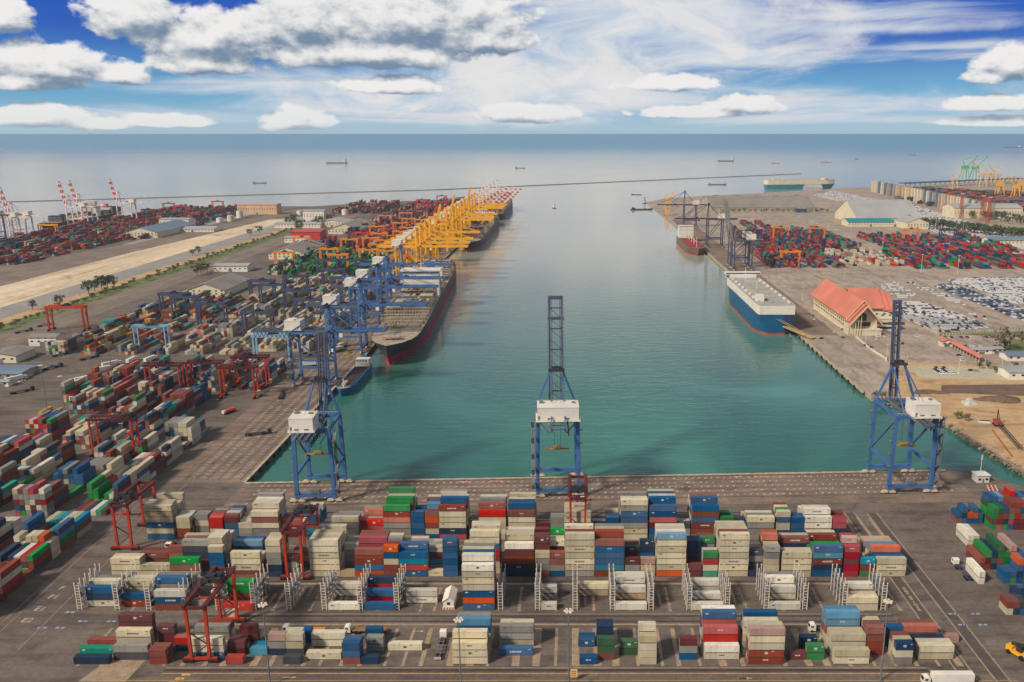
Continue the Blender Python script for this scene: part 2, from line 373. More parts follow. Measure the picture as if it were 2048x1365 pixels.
M_bmark = mat('pale_blue_marking', (150, 160, 178), .8)
M_rmark = mat('worn_red_marking', (176, 92, 80), .8, 0, .3, .8)

LA = [(-175, 421), (204, 438.5), (217, 437.5), (223, 432), (236, 414), (300, 385), (420, 350), (420, 20), (-1500, 20), (-1500, 1180), (-1120, 1330), (-1012, 1450), (-1003, 1700),
      (-972, 1957), (-836, 2190), (-668, 2190), (-527, 2330), (-379, 2420), (-260, 2700), (-200, 2720), (-194, 2420), (-194, 1100), (-175, 700)]
LB = [(209, 571), (207, 743), (207, 1353), (203, 1841), (196, 2322), (262, 2480), (620, 2720), (930, 2950), (1120, 3010), (1560, 3330), (2200, 3650), (3600, 3900), (3600, 380), (420, 395), (262, 418), (247, 435), (239, 513), (225, 558)]
mb = MB(); mb.prism(LA, -9, 0, 0); tag(mb.build('ground', M_asph), kind='structure')
mb = MB(); mb.prism(LB, -9, 0, 0); tag(mb.build('ground', M_asph2), kind='structure')
def sheet(name, pts, m, z=.012):
    mb = MB(); mb.poly([(p[0], p[1], z) for p in pts]); return tag(mb.build(name, m), kind='structure')
def rect(name, x0, x1, y0, y1, m, z=.012): return sheet(name, [(x0, y0), (x1, y0), (x1, y1), (x0, y1)], m, z)
sheet('quay_apron', [(-175, 390), (204, 396), (204, 438.2), (-175, 420.7)], M_apron)
sheet('quay_apron', [(-219, 421), (-175.4, 421), (-175.4, 700), (-194.4, 1100), (-194.4, 2400), (-225, 2400), (-225, 1100)], M_apron)
rect('quay_apron', 208, 243, 760, 1840, M_apron)
# left strips parallel to the quay: yard edge, hedge, dirt, road, sand, railway
rect('terminal_road', -530, -490, 500, 2000, M_rail)
rect('grass', -556, -531, 500, 1850, M_grass)
rect('dirt_strip', -573, -556.3, 500, 1850, M_dirt)
rect('access_road', -612, -573.3, 400, 2000, M_road)
sheet('sand', [(-640, 520), (-612.3, 520), (-612.3, 1900), (-660, 1850), (-690, 1350), (-760, 1180), (-770, 1040), (-700, 900)], M_sand)
sheet('railway_bed', [(-700.5, 880), (-692, 1350), (-662, 1850), (-640, 2100), (-690, 2100), (-735, 1500), (-800, 1190), (-810, 1000)], M_rail, .045)
sheet('dirt_strip', [(-640.5, 500), (-700.7, 880), (-771, 1039), (-900, 1020), (-760, 500)], M_dirt, .03)
rect('road', -760, -740, 1420, 2100, M_road, .07)
# right: dirt bank, gravel, spoil, grass
sheet('sand_bank', [(210, 572), (222, 574), (262, 672), (290, 662), (700, 640), (700, 420), (263, 420), (248, 436), (240, 513), (226, 558)], M_dirt)
sheet('gravel', [(262, 618), (356, 612), (352, 650), (264, 655)], M_gravel, .024)
sheet('dirt_track', [(262, 582), (420, 560), (420, 600), (330, 603), (270, 601)], M_brown, .024)
sheet('grass', [(335, 770), (470, 790), (470, 770), (395, 752)], M_grass)
sheet('grass', [(362, 700), (420, 690), (460, 735), (392, 745)], M_grass)
rect('road', 505, 540, 1750, 2500, M_road)
sheet('car_park_road', [(860, 1800), (880, 1800), (930, 2750), (912, 2750)], M_tan)
# rocky shore of the inlet
mb = MB(); rs = random.Random(3)
sh = [Vector((209, 571)), Vector((226, 557)), Vector((240, 512)), Vector((247, 436)), Vector((262, 419)), Vector((330, 402))]
for a, b in zip(sh, sh[1:]):
    L = (b - a).length
    for i in range(int(L * 2.6)):
        p = a + (b - a) * rs.random(); r = rs.uniform(.5, 1.5)
        x, y = p.x + rs.gauss(0, 1.4), p.y + rs.gauss(0, 1.4)
        mb.M = Matrix.Translation((x, y, rs.uniform(-3.2, -.4))) @ Matrix.Rotation(rs.random() * 6, 4, Vector((rs.random(), rs.random(), 1)))
        vs = [(-r, -r * .8, -r * .6), (r * .9, -r, -r * .5), (r, r * .8, -r * .6), (-r * .8, r, -r * .5), (-r * .6, -r * .5, r * .6), (r * .5, -r * .6, r * .7), (r * .6, r * .5, r * .5), (-r * .5, r * .6, r * .6)]
        mb._add(vs, [(0, 1, 5, 4), (1, 2, 6, 5), (2, 3, 7, 6), (3, 0, 4, 7), (4, 5, 6, 7), (3, 2, 1, 0)], 0)
mb.M = None
tag(mb.build('shore_rocks', M_rock), kind='stuff')
def mound(name, x, y, rx, ry, h, m, label, cat, seed=1, z=0):
    rs = random.Random(seed); mb = MB(); n = 26; rings = 7; vs = []; fs = []
    for k in range(rings):
        t = k / (rings - 1); rr = 1 - t
        for i in range(n):
            a = 2 * math.pi * i / n; q = rr * (1 + .18 * math.sin(3 * a + seed) + .1 * rs.uniform(-1, 1))
            vs.append((rx * q * math.cos(a), ry * q * math.sin(a), h * (1 - rr ** 1.3) * (1 + .08 * rs.uniform(-1, 1)) - (.1 if k == 0 else 0)))
    for k in range(rings - 1):
        for i in range(n): fs.append((k * n + i, k * n + (i + 1) % n, (k + 1) * n + (i + 1) % n, (k + 1) * n + i))
    mb._add(vs, fs, 0); return tag(mb.build(name, m, None, (x, y, z), smooth=True), label, cat)
p = G(1938, 808); mound('gravel_heap', p.x, p.y, 5.5, 5, 4.2, mat('pale_gravel_heap', (188, 184, 172), .9), 'small pale grey gravel heap on the sand bank by the inlet', 'heap', 2)
p = G(2000, 800); mound('soil_heap', p.x, p.y, 17, 8, 3.2, M_brown, 'long dark brown soil heap beside the pale gravel heap', 'heap', 5)
p = G(1880, 790); mound('soil_heap', p.x - 5, p.y + 6, 14, 6, 1.8, M_brown, 'low brown soil bank left of the gravel heap', 'heap', 9)

# quay coping, rails and painted rows on the aprons
def skew(y, x): return y + (x + 175) / 379 * 17.5
mb = MB()
for a, b in ((-175, 14.5), (14.5, 204)):
    mb.prism([(a, skew(419.4, a)), (b, skew(419.4, b)), (b, skew(421, b)), (a, skew(421, a))], .001, .22)
mb.prism([(-176.5, 421), (-174.9, 421), (-174.9, 700), (-193.9, 1100), (-193.9, 2400), (-195.5, 2400), (-195.5, 1100), (-176.5, 700)], .001, .22)
mb.box(206.2, 207.8, 585, 1840, -1.2, .22)
tag(mb.build('quay_kerb', mat('quay_coping', (178, 160, 134), .8, 0, .3, .4)), kind='structure')
mb = MB(); rs = random.Random(11)
def strip(x0, y0, x1, y1, wd, m, z=.03):
    d = Vector((x1 - x0, y1 - y0)).normalized(); n = Vector((-d.y, d.x)) * wd / 2
    mb.poly([(x0 - n.x, y0 - n.y, z), (x1 - n.x, y1 - n.y, z), (x1 + n.x, y1 + n.y, z), (x0 + n.x, y0 + n.y, z)], m)
for dy in (2.6, 8.2, 13.6, 19, 24.6, 30.2):                 # crane rails and trench lines, south quay
    strip(-172, skew(421 - dy, -172), 203, skew(421 - dy, 203), .55 if dy in (2.6, 30.2) else .38, 1)
for dy in (5.3, 10.9, 16.4, 21.8, 27.4):
    x = -165
    while x < 198:
        if rs.random() < .86: strip(x, skew(421 - dy, x) - .6, x + rs.uniform(.7, 1.3), skew(421 - dy, x) + .6, rs.uniform(.45, .8), 0)
        x += 3.4
for dx in (3, 9, 15, 21, 27, 33):                           # left quay
    strip(-176 - dx, 424, -176 - dx, 700, .45, 1); strip(-176 - dx, 700, -195 - dx, 1100, .45, 1)
for dx in (6, 12, 18, 24, 30):
    y = 428
    while y < 1000:
        if rs.random() < .8: strip(-176 - dx - .6, y, -176 - dx + .6, y + rs.uniform(.8, 1.4), .6, 0)
        y += 4.2
for (x, y, t) in ((-61, 0, 9), (-45, 0, 10), (86, 0, 7), (97, 0, 12)):   # berth marks: small worn white characters on red
    yy = skew(416.7, x); strip(x - .6, yy, x + t * .62 + .2, yy, 1.9, 3, .026)
    for i in range(t):
        if i % 4 != 3: strip(x + i * .62, yy - .55, x + i * .62, yy + .55 + .2 * (i % 2), .36, 0, .04)
# lane strips of the gantry cranes on the right, and cross lanes
for x0 in (131.5, 136.6, 142.6, 147.4): strip(x0, 250, x0 + rs.uniform(-.2, .2), 384, .55, 2)
strip(134, 250, 134, 384, 3.8, 6, .018); strip(145, 250, 145, 384, 3.6, 6, .018)
for y, wd, m in ((258.2, 1.3, 1), (256.4, .35, 4), (259.6, .4, 2), (286.5, 1.1, 2), (288.6, .8, 1), (292.2, .9, 1), (293.6, .4, 2), (316.3, 1.2, 2), (318.3, .9, 1), (343.5, .8, 1), (345, 1.2, 2), (349.6, .5, 2), (376.5, .6, 0), (384, 1.2, 1)):
    strip(-142 if y < 330 else -150, y, 122, y, wd, m, .02)
strip(-160, 252.6, 150, 252.6, .22, 4)
for x0 in (-222.5, -219.5, -206): strip(x0 + 6, 270, x0, 424, .3, 2)
strip(-160, 262, -142, 283, .6, 2)
sheet('concrete_slab', [(-168, 252), (-152, 252), (-150, 279), (-160, 279)], M_tan, .014)
for i in range(5): strip(-139.5 + i * 1.2, 247 + i * 2.2, -136.5 + i * 1.2, 247 + i * 2.2, 1.1, 4)
for (u, v) in ((140, 1225), (165, 1243), (222, 1243), (84, 1256), (120, 1256), (1905, 1228), (1950, 1228), (1925, 1250), (1965, 1250)):
    q = G(u, v); strip(q.x - 1.6, q.y, q.x - .2, q.y, 1.1, 5); strip(q.x + .4, q.y, q.x + 1.8, q.y, 1.1, 5)
for (u, v) in ((578, 1355), (1487, 1357), (835, 1263), (1490, 1357)):
    q = G(u, v); strip(q.x - 2.2, q.y, q.x + 1.2, q.y, .3, 0); mb.poly([(q.x + 1.2, q.y - .55, .031), (q.x + 2.6, q.y, .031), (q.x + 1.2, q.y + .55, .031)], 0)
tag(mb.build('road_markings', [M_mark, M_dline, M_tan, M_rmark, M_ymark, M_bmark, M_lane]), kind='structure')
# bay strips (sleepers) of the container bays
mb = MB()
A_U = [158, 208, 262, 330, 366, 410, 448, 508, 541, 575, 607, 640, 683, 720, 770, 806, 842, 900, 940, 975, 1031, 1072, 1111, 1151, 1195, 1232, 1276, 1325, 1358, 1400, 1446, 1486, 1570, 1618, 1654, 1700, 1748, 1790, 1832, 1876, 1918]
def X_at(u, y, z=0): return (u - PX) / F * (y * math.cos(TH) + (H - z) * math.sin(TH))
for u in A_U:
    x = X_at(u, 262); wd = rs.choice((.55, .8, 1.3)); mb.poly([(x - wd, 260.6, .022), (x + wd, 260.6, .022), (x + wd, 284, .022), (x - wd, 284, .022)])
for u in (262, 330, 400, 470, 545, 619, 680, 755, 840, 868, 1038, 1112, 1188, 1262, 1340, 1415, 1495, 1568, 1648, 1724, 1802, 1840):
    x = X_at(u, 296)
    for k in range(9):
        y = 296.5 + k * 2 + rs.uniform(-.3, .3); wd = rs.uniform(.35, .8); mb.poly([(x - wd, y - .8, .022), (x + wd, y - .9, .022), (x + wd * .9, y + .8, .022), (x - wd * .9, y + .7, .022)])
for u in (1710, 1738, 1762): 
    x = X_at(u, 362); mb.poly([(x - .8, 345, .022), (x + .8, 345, .022), (x + .8, 378, .022), (x - .8, 378, .022)])
tag(mb.build('bay_strips', M_tan), kind='structure')
# worn lane lettering on the left road
def text(body, size, m, loc, rot, name='lane_lettering'):
    c = bpy.data.curves.new(name, 'FONT'); c.body = body; c.size = size; c.align_x = 'CENTER'
    o = bpy.data.objects.new(name, c); me = bpy.data.meshes.new_from_object(o); bpy.data.objects.remove(o); bpy.data.curves.remove(c)
    me.materials.clear(); me.materials.append(m)
    r = bpy.data.objects.new(name, me); COL.objects.link(r); r.location = loc; r.rotation_euler = rot; return r
for (u, v, s) in ((76, 1222, 'E1'), (103, 1198, 'F1'), (50, 1245, 'E2'), (120, 1180, 'F')):
    q = G(u, v); tag(text(s, 4.2, M_mark, (q.x, q.y, .035), (0, 0, R(-4))), kind='structure')
# black fenders along the quays
fen = MB(); fen.box(-.9, .9, -.5, .35, -2.2, .1); fen.cbox((0, -.62, -1), (1.3, .25, 1.7), 1)
f0 = fen.build('quay_fender', [M_tyre, M_dark]); tag(f0, 'black rubber fender hanging on the edge of the south quay', 'fender', 'fenders along the south quay')
x = -166; first = True
while x < 200:
    loc = (x, skew(421, x) + .45, 0)
    if first: f0.location = loc; f0.rotation_euler = (0, 0, math.pi); first = False
    else: dup(f0, loc, math.pi)
    x += 12.5
for i in range(34):
    dup(f0, (205.6, 600 + i * 14.2, 0), R(-90), 'black rubber fender hanging on the edge of the right quay', 'fenders along the right quay')
for i in range(22):
    dup(f0, (-174.4, 430 + i * 11, 0), R(90), 'black rubber fender hanging on the edge of the left quay', 'fenders along the left quay')
# ------------------------------------------------------------------ containers
CH, CW, L40, L20 = 2.78, 2.44, 12.19, 6.06
CONT = []   # every container: x, y, z (base), rotation, length, colour, block words
def put(x, y, z, rz, L, c, words=None, reefer=False, near=False):
    CONT.append(dict(x=x, y=y, z=z, rz=rz, L=L, c=c, words=words, reefer=reefer, near=near))
rc = random.Random(5)
PAL = 'ccccccccwwaarrrrrbbbbnmmRkgtdlop'
BLK = {'A': (261.6, 'front block'), 'R': (296.2, 'rack block'), 'B': (322., 'middle block'), 'C': (355.5, 'rear block')}
def block(key, data, lead_rows):
    y0, words = BLK[key]
    data = sorted(data, key=lambda d: (d[0] + d[1]) / 2)
    rows = {}
    for d in data:
        u0, u1, row, lv = d[:4]; back = d[4] if len(d) > 4 else 1
        y = y0 + row * 2.62 + CW / 2
        nl = len(lv)
        x = X_at((u0 + u1) / 2, y - CW / 2, nl * CH / 2)
        dep = (y * math.cos(TH) + H * math.sin(TH)); L = L40 if (u1 - u0) / F * dep > 9.3 else L20
        rows.setdefault(row, []).append((x, y, L, lv))
        pal = [c for c in lv if c in 'cwa'] and 'cccccwar' + lv * 2 or 'ccrbn' + lv * 3
        for k in range(1, back):
            n2 = max(1, nl - (1 if k > 2 and rc.random() < .4 else 0) - (1 if rc.random() < .18 else 0))
            rows.setdefault(row + k, []).append((x + rc.uniform(-.12, .12), y + k * 2.62, L, ''.join(rc.choice(pal) for _ in range(n2))))
    for row in sorted(rows):
        done = []
        lst = sorted(rows[row])
        i = 0
        for (x, y, L, lv) in lst:
            if done and x - L / 2 < done[-1] + .06:
                sh = done[-1] + .12 - (x - L / 2)
                if sh > 2.5: continue
                x += sh
            done.append(x + L / 2); i += 1
            for k, c in enumerate(lv):
                rw = {0: 'front row', 1: 'second row', 2: 'third row', 3: 'fourth row', 4: 'fifth row', 5: 'sixth row'}.get(row, 'last row')
                put(x + rc.uniform(-.07, .07), y + rc.uniform(-.05, .05), k * CH, 0, L, c, (key, i, k, rw, words), key == 'R' and c in 'cw', True)
A = [(148, 216, 0, 'n'), (166, 221, 2, 't'), (180, 237, 4, 'r'), (226, 296, 1, 'da'), (237, 299, 3, 'ccc'), (243, 302, 5, 'mmmm'), (299, 331, 0, 'rr', 3), (316, 350, 4, 'mmm'),
     (349, 383, 3, 'nR'), (380, 445, 1, 'bcc'), (392, 457, 4, 'caa', 2), (451, 487, 0, 'R'), (455, 490, 2, 'mm', 2), (477, 518, 4, 'mrm'), (500, 533, 2, 'y', 2), (541, 568, 2, 'nap'), (568, 599, 0, 'd'), (567, 600, 2, 'dcc', 2), (590, 623, 5, 'bb'),
     (614, 680, 1, 'c'), (623, 691, 4, 'cc'), (684, 720, 0, 'rbb', 2), (721, 758, 0, 'n'), (733, 766, 3, 'aa'), (733, 762, 5, 'nb'), (776, 844, 3, 'c'),
     (905, 974, 0, 'ccc'), (906, 975, 1, 'cccc', 2), (916, 979, 4, 'ccbl', 2), (1000, 1064, 2, 'b'), (1001, 1066, 4, 'caa', 2), (1159, 1194, 0, 'b'), (1157, 1190, 4, 'b', 2), (1194, 1230, 1, 'rGG'), (1194, 1226, 4, 'nnn', 2),
     (1240, 1276, 2, 'GG'), (1279, 1313, 0, 'cccc'), (1276, 1312, 1, 'ccccc', 2), (1359, 1395, 1, 'bam'), (1408, 1479, 1, 'cw'), (1405, 1476, 2, 'ccRR', 2), (1404, 1472, 4, 'ccbRb', 2),
     (1497, 1570, 0, 'rrccp', 2), (1486, 1556, 2, 'caccc', 2), (1485, 1554, 4, 'cccab', 2), (1577, 1614, 1, 'm'), (1608, 1645, 1, 'gg'), (1599, 1636, 3, 'nn'),
     (1666, 1742, 0, 'cc'), (1658, 1734, 2, 'ccc', 2), (1648, 1720, 4, 'ccrll', 2), (1730, 1770, 2, 'rrrr', 3), (1788, 1829, 0, 'acn'), (1784, 1826, 1, 'acc', 2), (1773, 1803, 4, 'bbb'),
     (1836, 1910, 1, 'cc', 2), (1824, 1884, 3, 'cn'), (1806, 1872, 4, 'bro', 2), (1878, 1925, 5, 'p')]
RK = [(175, 233, 1, 'cnb'), (182, 236, 3, 'ccc', 2), (240, 294, 1, 'rb'), (250, 308, 3, 'ccc', 2), (315, 367, 0, 'rbw'), (320, 368, 2, 'rbab', 2), (383, 415, 1, 'a'), (446, 504, 0, 'R'), (452, 506, 3, 'rgg', 2),
      (657, 718, 0, 'w'), (676, 724, 4, 'wc'), (731, 790, 0, 'b'), (735, 791, 2, 'kb', 1), (740, 793, 4, 'bkn', 2), (814, 872, 2, 'ww'),
      (925, 988, 0, 'bobcccw'), (926, 988, 1, 'bocccblw', 1), (927, 988, 2, 'cbccccwb', 1), (928, 988, 3, 'cccccccc', 3), (1083, 1113, 0, 'w'), (1083, 1113, 3, 'aw', 2), (1156, 1217, 4, 'xc'),
      (1231, 1294, 0, 'w'), (1230, 1292, 3, 'xw', 1), (1229, 1290, 4, 'www', 2), (1382, 1448, 0, 'w'), (1379, 1443, 3, 'w'), (1377, 1440, 5, 'ww'), (1537, 1602, 0, 'w'), (1529, 1593, 3, 'cw', 1), (1525, 1590, 4, 'www', 2), (1691, 1758, 0, 'cc', 2), (1684, 1748, 4, 'cw', 2)]
B = [(224, 279, 0, 'ccc', 2), (262, 285, 3, 'ty'), (281, 334, 0, 'cc'), (284, 334, 2, 'crr', 2), (335, 361, 2, 'nbRr', 2), (331, 389, 0, 'crg'), (362, 417, 2, 'brnda', 3), (417, 449, 0, 'bbbbc', 1), (417, 449, 1, 'bccccc', 5), (462, 522, 0, 'rccc', 3), (470, 524, 4, 'bbbl', 2), (531, 564, 0, 'nnaacc', 4),
     (567, 600, 1, 'aam', 2), (590, 614, 3, 'mar', 2), (617, 680, 0, 'cccccc', 6), (682, 708, 0, 'x'), (684, 716, 3, 'aaac', 3), (709, 764, 0, 'obr'), (712, 766, 1, 'cbrr'), (718, 775, 3, 'rrRkk', 3), (765, 797, 0, 'rrcbo', 2), (778, 806, 3, 'accca', 2), (798, 854, 0, 'bRyb', 1), (799, 855, 1, 'bbcbb', 2), (806, 850, 4, 'bcma', 2), (856, 884, 0, 'c'), (857, 886, 2, 'cymc', 3), (884, 914, 0, 'bbbbbb', 3), (916, 945, 3, 'mRc'),
     (942, 998, 1, 'ccrRbcc', 4), (1009, 1067, 0, 'nnr'), (1009, 1068, 1, 'bnrmw'), (1011, 1068, 2, 'ccmmcc', 1), (1012, 1068, 3, 'cccmcc', 2), (1070, 1099, 0, 'raac'), (1071, 1098, 1, 'rcacmm', 2), (1072, 1098, 4, 'ccaxnm', 2), (1100, 1129, 0, 'barr'), (1101, 1128, 2, 'cramc', 2), (1102, 1128, 4, 'cmamgg', 1), (1130, 1189, 0, 'acccccc', 1), (1130, 1187, 1, 'ccccccr', 4), (1190, 1249, 0, 'rybbbr', 1), (1190, 1247, 1, 'rcabbbr', 3),
     (1250, 1280, 0, 'cam'), (1250, 1278, 2, 'cmmd', 2), (1280, 1312, 0, 'ccp'), (1278, 1309, 2, 'cmbnn', 2), (1313, 1373, 0, 'occcccl', 1), (1312, 1370, 1, 'cccccbw', 3), (1373, 1404, 0, 'mm'), (1372, 1401, 2, 'mmnnn', 2), (1405, 1437, 0, 'tcRg', 2), (1396, 1426, 3, 'gmgag', 2), (1438, 1498, 0, 'ccccccc', 6),
     (1500, 1524, 0, 'n'), (1500, 1522, 1, 'ddad', 3), (1526, 1562, 0, 'cccaa', 2), (1523, 1556, 2, 'caacoo', 3), (1564, 1623, 0, 'cccc', 2), (1560, 1618, 3, 'cnnnr', 3), (1625, 1686, 0, 'bnryb', 1), (1617, 1678, 1, 'rcbcg', 2), (1610, 1668, 4, 'cnrrr', 2), (1687, 1720, 0, 'kkmkk', 2), (1682, 1712, 3, 'rkokp', 2), (1721, 1750, 0, 'gry'), (1752, 1813, 0, 'ccc'), (1748, 1808, 1, 'ccb'), (1741, 1799, 2, 'bbbo'), (1735, 1790, 3, 'crcl', 1), (1728, 1782, 4, 'ccmp', 2)]
C = [(290, 347, 0, 'bcbcxc', 1), (293, 348, 1, 'bccccc', 5), (354, 380, 0, 'rrcc', 3), (388, 420, 1, 'aaca', 2), (420, 446, 0, 'ccRR', 1), (424, 447, 1, 'ccrR', 4), (448, 479, 0, 'bbbm', 1), (450, 478, 1, 'bccr', 4), (481, 500, 0, 'aac', 4), (500, 550, 0, 'aacrc', 1), (503, 552, 1, 'cacrcc', 5), (556, 612, 1, 'mmr', 3), (613, 641, 0, 'byrb', 1), (614, 642, 1, 'bbbbl', 4), (645, 664, 2, 'ba', 2), (666, 716, 0, 'aaac', 5), (720, 766, 1, 'aRR', 2), (722, 766, 3, 'aaoo', 2),
     (768, 820, 0, 'aaaorg', 1), (770, 820, 1, 'accccrg', 5), (822, 849, 0, 'rbbbb', 3), (850, 878, 0, 'bcror', 1), (852, 878, 1, 'bcrbrl', 4), (878, 932, 0, 'kncccr', 1), (880, 931, 1, 'nbcccrb', 5), (958, 1012, 0, 'ccccR', 1), (958, 1011, 1, 'cacccr', 4), (1016, 1071, 0, 'rrccr', 1), (1017, 1070, 1, 'crccbb', 5), (1073, 1100, 0, 'dmm'), (1101, 1128, 0, 'bgaa', 2), (1129, 1181, 0, 'ccccc', 4), (1184, 1210, 0, 'ddn', 3), (1211, 1239, 0, 'mrrb', 4),
     (1240, 1297, 0, 'ccabbac', 1), (1240, 1294, 1, 'cccbcrc', 5), (1298, 1354, 0, 'bbmRbb', 1), (1297, 1351, 1, 'bbcbbRb', 5), (1355, 1379, 0, 'cad', 2), (1381, 1440, 0, 'arrbrb', 1), (1379, 1436, 1, 'crbcrlb', 4), (1440, 1467, 0, 'dcgg', 4), (1468, 1490, 0, 'nbb', 3), (1490, 1547, 0, 'aaac', 5), (1550, 1583, 0, 'cccbc', 1), (1548, 1580, 1, 'ccbcg', 3), (1584, 1606, 0, 'rbbb', 4), (1603, 1666, 0, 'ccww', 1), (1600, 1664, 1, 'ccaww', 4), (1666, 1691, 0, 'nnkk', 4)]
block('A', A, 6); block('R', RK, 6); block('B', B, 6); block('C', C, 6)
# right-hand yard: containers lying along the depth
def ystack(x, y, lv, L, words): 
    for k, c in enumerate(lv): put(x + rc.uniform(-.05, .05), y + rc.uniform(-.06, .06), k * CH, math.pi / 2, L, c, words and (words[0], words[1], k, words[2], words[3]), False, True)
ry = 'right yard'
def rstacks(key, x0, y, lvs, L, roww, st=0):
    for i, lv in enumerate(lvs):
        if lv: ystack(x0 + i * 2.56, y, lv, L, (key, st + i + 1, roww, ry))
rstacks('Y', 182.2, 375, ['rb', 'bnb', 'bo', 'bob', 'bb'], L20, 'far row')
rstacks('Y', 195.8, 368.4, ['gmgg', 'RmrG', 'gnrb', 'bkgrr', 'mmRrr', 'mmrbr', 'rRmbl', 'gbrbb'], L20, 'far row', 5)
rstacks('Z', 196.0, 375.2, ['gggGb', 'mrrgb', 'gbrbl', 'bmrrr', 'bbmrrR', 'bbrRb', 'rrbbb', 'rbblb'], L20, 'farthest row')
rstacks('X', 177.2, 354.7, ['ww', 'ww'], L40, 'cream row')
rstacks('V', 167.2, 322.3, ['ww'], L40, 'middle row')
rstacks('V', 172.6, 334, ['mr', 'rmg', 'ndn', 'mrgG', 'rgg', 'bbop', 'bbb'], L40, 'middle row', 1)
rstacks('U', 177.6, 319.5, ['bb', 'gb', 'bnbo', 'mbbb', 'rkbbb', 'bbb'], L20, 'near middle row')
rstacks('T', 167.2, 296, ['cr', 'nr', 'bd', 'nbn', 'mbb', 'bgb'], L20, 'nearest row')
rstacks('S', 174.4, 303, ['dn', 'bb', 'nbb', 'mb'], L20, 'second nearest row')

# left yard by the quay: six rows between the legs of each gantry, lying along the quay
def yard(key, words, x_list, y0, y1, pal, occ, hmax, gaps=(), nrow=6, near=False, hmin=1, mixlen=.25, run=.55):
    r = random.Random(hash(key) % 1000 if False else sum(map(ord, key)) * 13)
    for bi, x0 in enumerate(x_list):
        y = y0; bay = 0
        base = [max(hmin, min(hmax, int(r.gauss(hmax * .6, 1.3)))) for _ in range(nrow)]
        while y < y1:
            L = L40 if r.random() > mixlen else L20
            if any(a - L < y < b for a, b in gaps): y += 2; continue
            bay += 1
            dens = r.random() < occ
            hb = r.choice([1, 2, 3, 3, 4, 4, 5, 5]) if r.random() > run else None
            pb = r.choice(pal)
            for j in range(nrow):
                if not dens and r.random() < .6: continue
                if r.random() > occ + .2: continue
                if hb: n = hb + r.choice((-1, 0, 0, 0))
                else: n = int(round(base[j] + r.choice((-1, 0, 0, 0, 1))))
                n = max(1, min(hmax, n))
                for k in range(n):
                    c = pb if r.random() < .38 else r.choice(pal)
                    put(x0 + j * 2.6 + r.uniform(-.08, .08), y + L / 2 + r.uniform(-.1, .1), k * CH, math.pi / 2, L, c,
                        (key + str(bi), bay, k, ordw(j + 1) + ' row', words + (' %s' % ordw(bi + 1) if False else ''), bi) if near else None, False, near)
            y += L + .45
NEARP = 'ccccccccaaawwrrrrrrmmmbbbbbbnnnkRtddoyg'
yard('L', 'left yard', [-241.5, -270, -299], 286, 452, NEARP, .9, 5, gaps=((372, 380),), near=True)
yard('O', 'left yard', [-241.5], 470, 494, NEARP, .9, 5, near=True)
yard('M', 'left yard', [-270, -299, -328], 470, 556, NEARP, .86, 5, near=True)
yard('K', 'left yard', [-241.5], 588, 640, NEARP, .7, 4, near=True)
yard('N', 'left yard', [-270, -299, -328, -352], 560, 640, NEARP, .76, 5, near=True)
yard('Lx', 'left yard', [-328, -357], 420, 452, NEARP, .8, 4, near=True)
for q_ in ((82, 840, 'YY'), (103, 843, 'YY'), (88, 858, 'c')):
    p_ = G(q_[0], q_[1])
    for k, c in enumerate(q_[2]): put(p_.x, p_.y + 6, k * CH, math.pi / 2, L40, c, ('yellow' + q_[2], 1 + (q_[0] > 90) + (q_[0] == 88) * 2, k, 'first row', 'left yard', 0), False, True)
CR = 'ccccccccccccwaaaarrmbbnxoc'
yard('P', 'second yard', [-240, -268], 700, 1085, CR, .95, 5, run=.8)
yard('Q', 'second yard', [-297, -326, -355], 690, 1060, CR + 'tba', .82, 4, run=.8, gaps=((820, 836),))
yard('Qb', 'second yard', [-384, -413, -442], 690, 930, 'cccccaaaYYoogtbbnrrmd', .82, 4, run=.8, gaps=((820, 832),))
yard('Gr', 'green yard', [-240, -268, -297, -326], 1100, 1330, 'ggggggggGGGtwwcn', .85, 6, gaps=((1200, 1212),))
yard('Gs', 'green yard', [-355, -384, -405], 1105, 1300, 'ggGGgtcnr', .6, 5, gaps=((1200, 1212),))
PU = 'mmmmmnnnnRRRkkrrrobbccYd'
yard('U', 'far yard', [-240, -268, -297, -326, -355], 1345, 2330, PU, .82, 5, gaps=((1500, 1516), (1700, 1716), (1950, 1970), (2150, 2166)))
yard('V', 'far yard', [-384, -413], 1370, 2250, PU, .7, 5, gaps=((1440, 1530), (1700, 1716)))
yard('V2', 'far yard', [-470, -500, -530, -560], 1980, 2230, PU, .8, 5)
yard('F', 'outer yard', [-985, -955, -925, -895, -865, -835], 1480, 2080, 'mmRRRkknnnbbrrcttoo', .85, 5, gaps=((1640, 1656), (1800, 1816)), run=.85)
yard('Fb', 'outer yard', [-950, -920, -890, -860, -830, -800], 1190, 1470, 'mmRRknnnbbrrccttoo', .72, 4, gaps=((1330, 1346),), run=.85)
yard('Fc', 'outer yard', [-800, -772], 1480, 1740, 'mmRRknnbrct', .7, 3)
yard('Fd', 'outer yard', [-790], 1760, 2080, 'mmRknnbrct', .85, 3)
RP = 'RRRRkknnnnnbbbmmrrttgo'
yard('RA', 'right yard', [290, 319, 348, 377, 406, 435], 1330, 1600, RP, .85, 5, gaps=((1440, 1456),), run=.85)
yard('RB', 'right yard', [272, 301, 330, 359], 1165, 1320, RP, .86, 5, gaps=(), run=.85)
yard('RB2', 'right yard', [388, 417, 446], 1180, 1320, 'cccwwxaRn', .45, 3)
yard('RC', 'right yard', [470, 499, 528, 557, 586, 615, 644], 1155, 1300, RP, .80, 4, gaps=(), run=.85)
yard('RD', 'right yard', [505, 534, 563, 592, 621, 650, 680], 1320, 1520, RP, .84, 4, gaps=((1420, 1440),), run=.85)
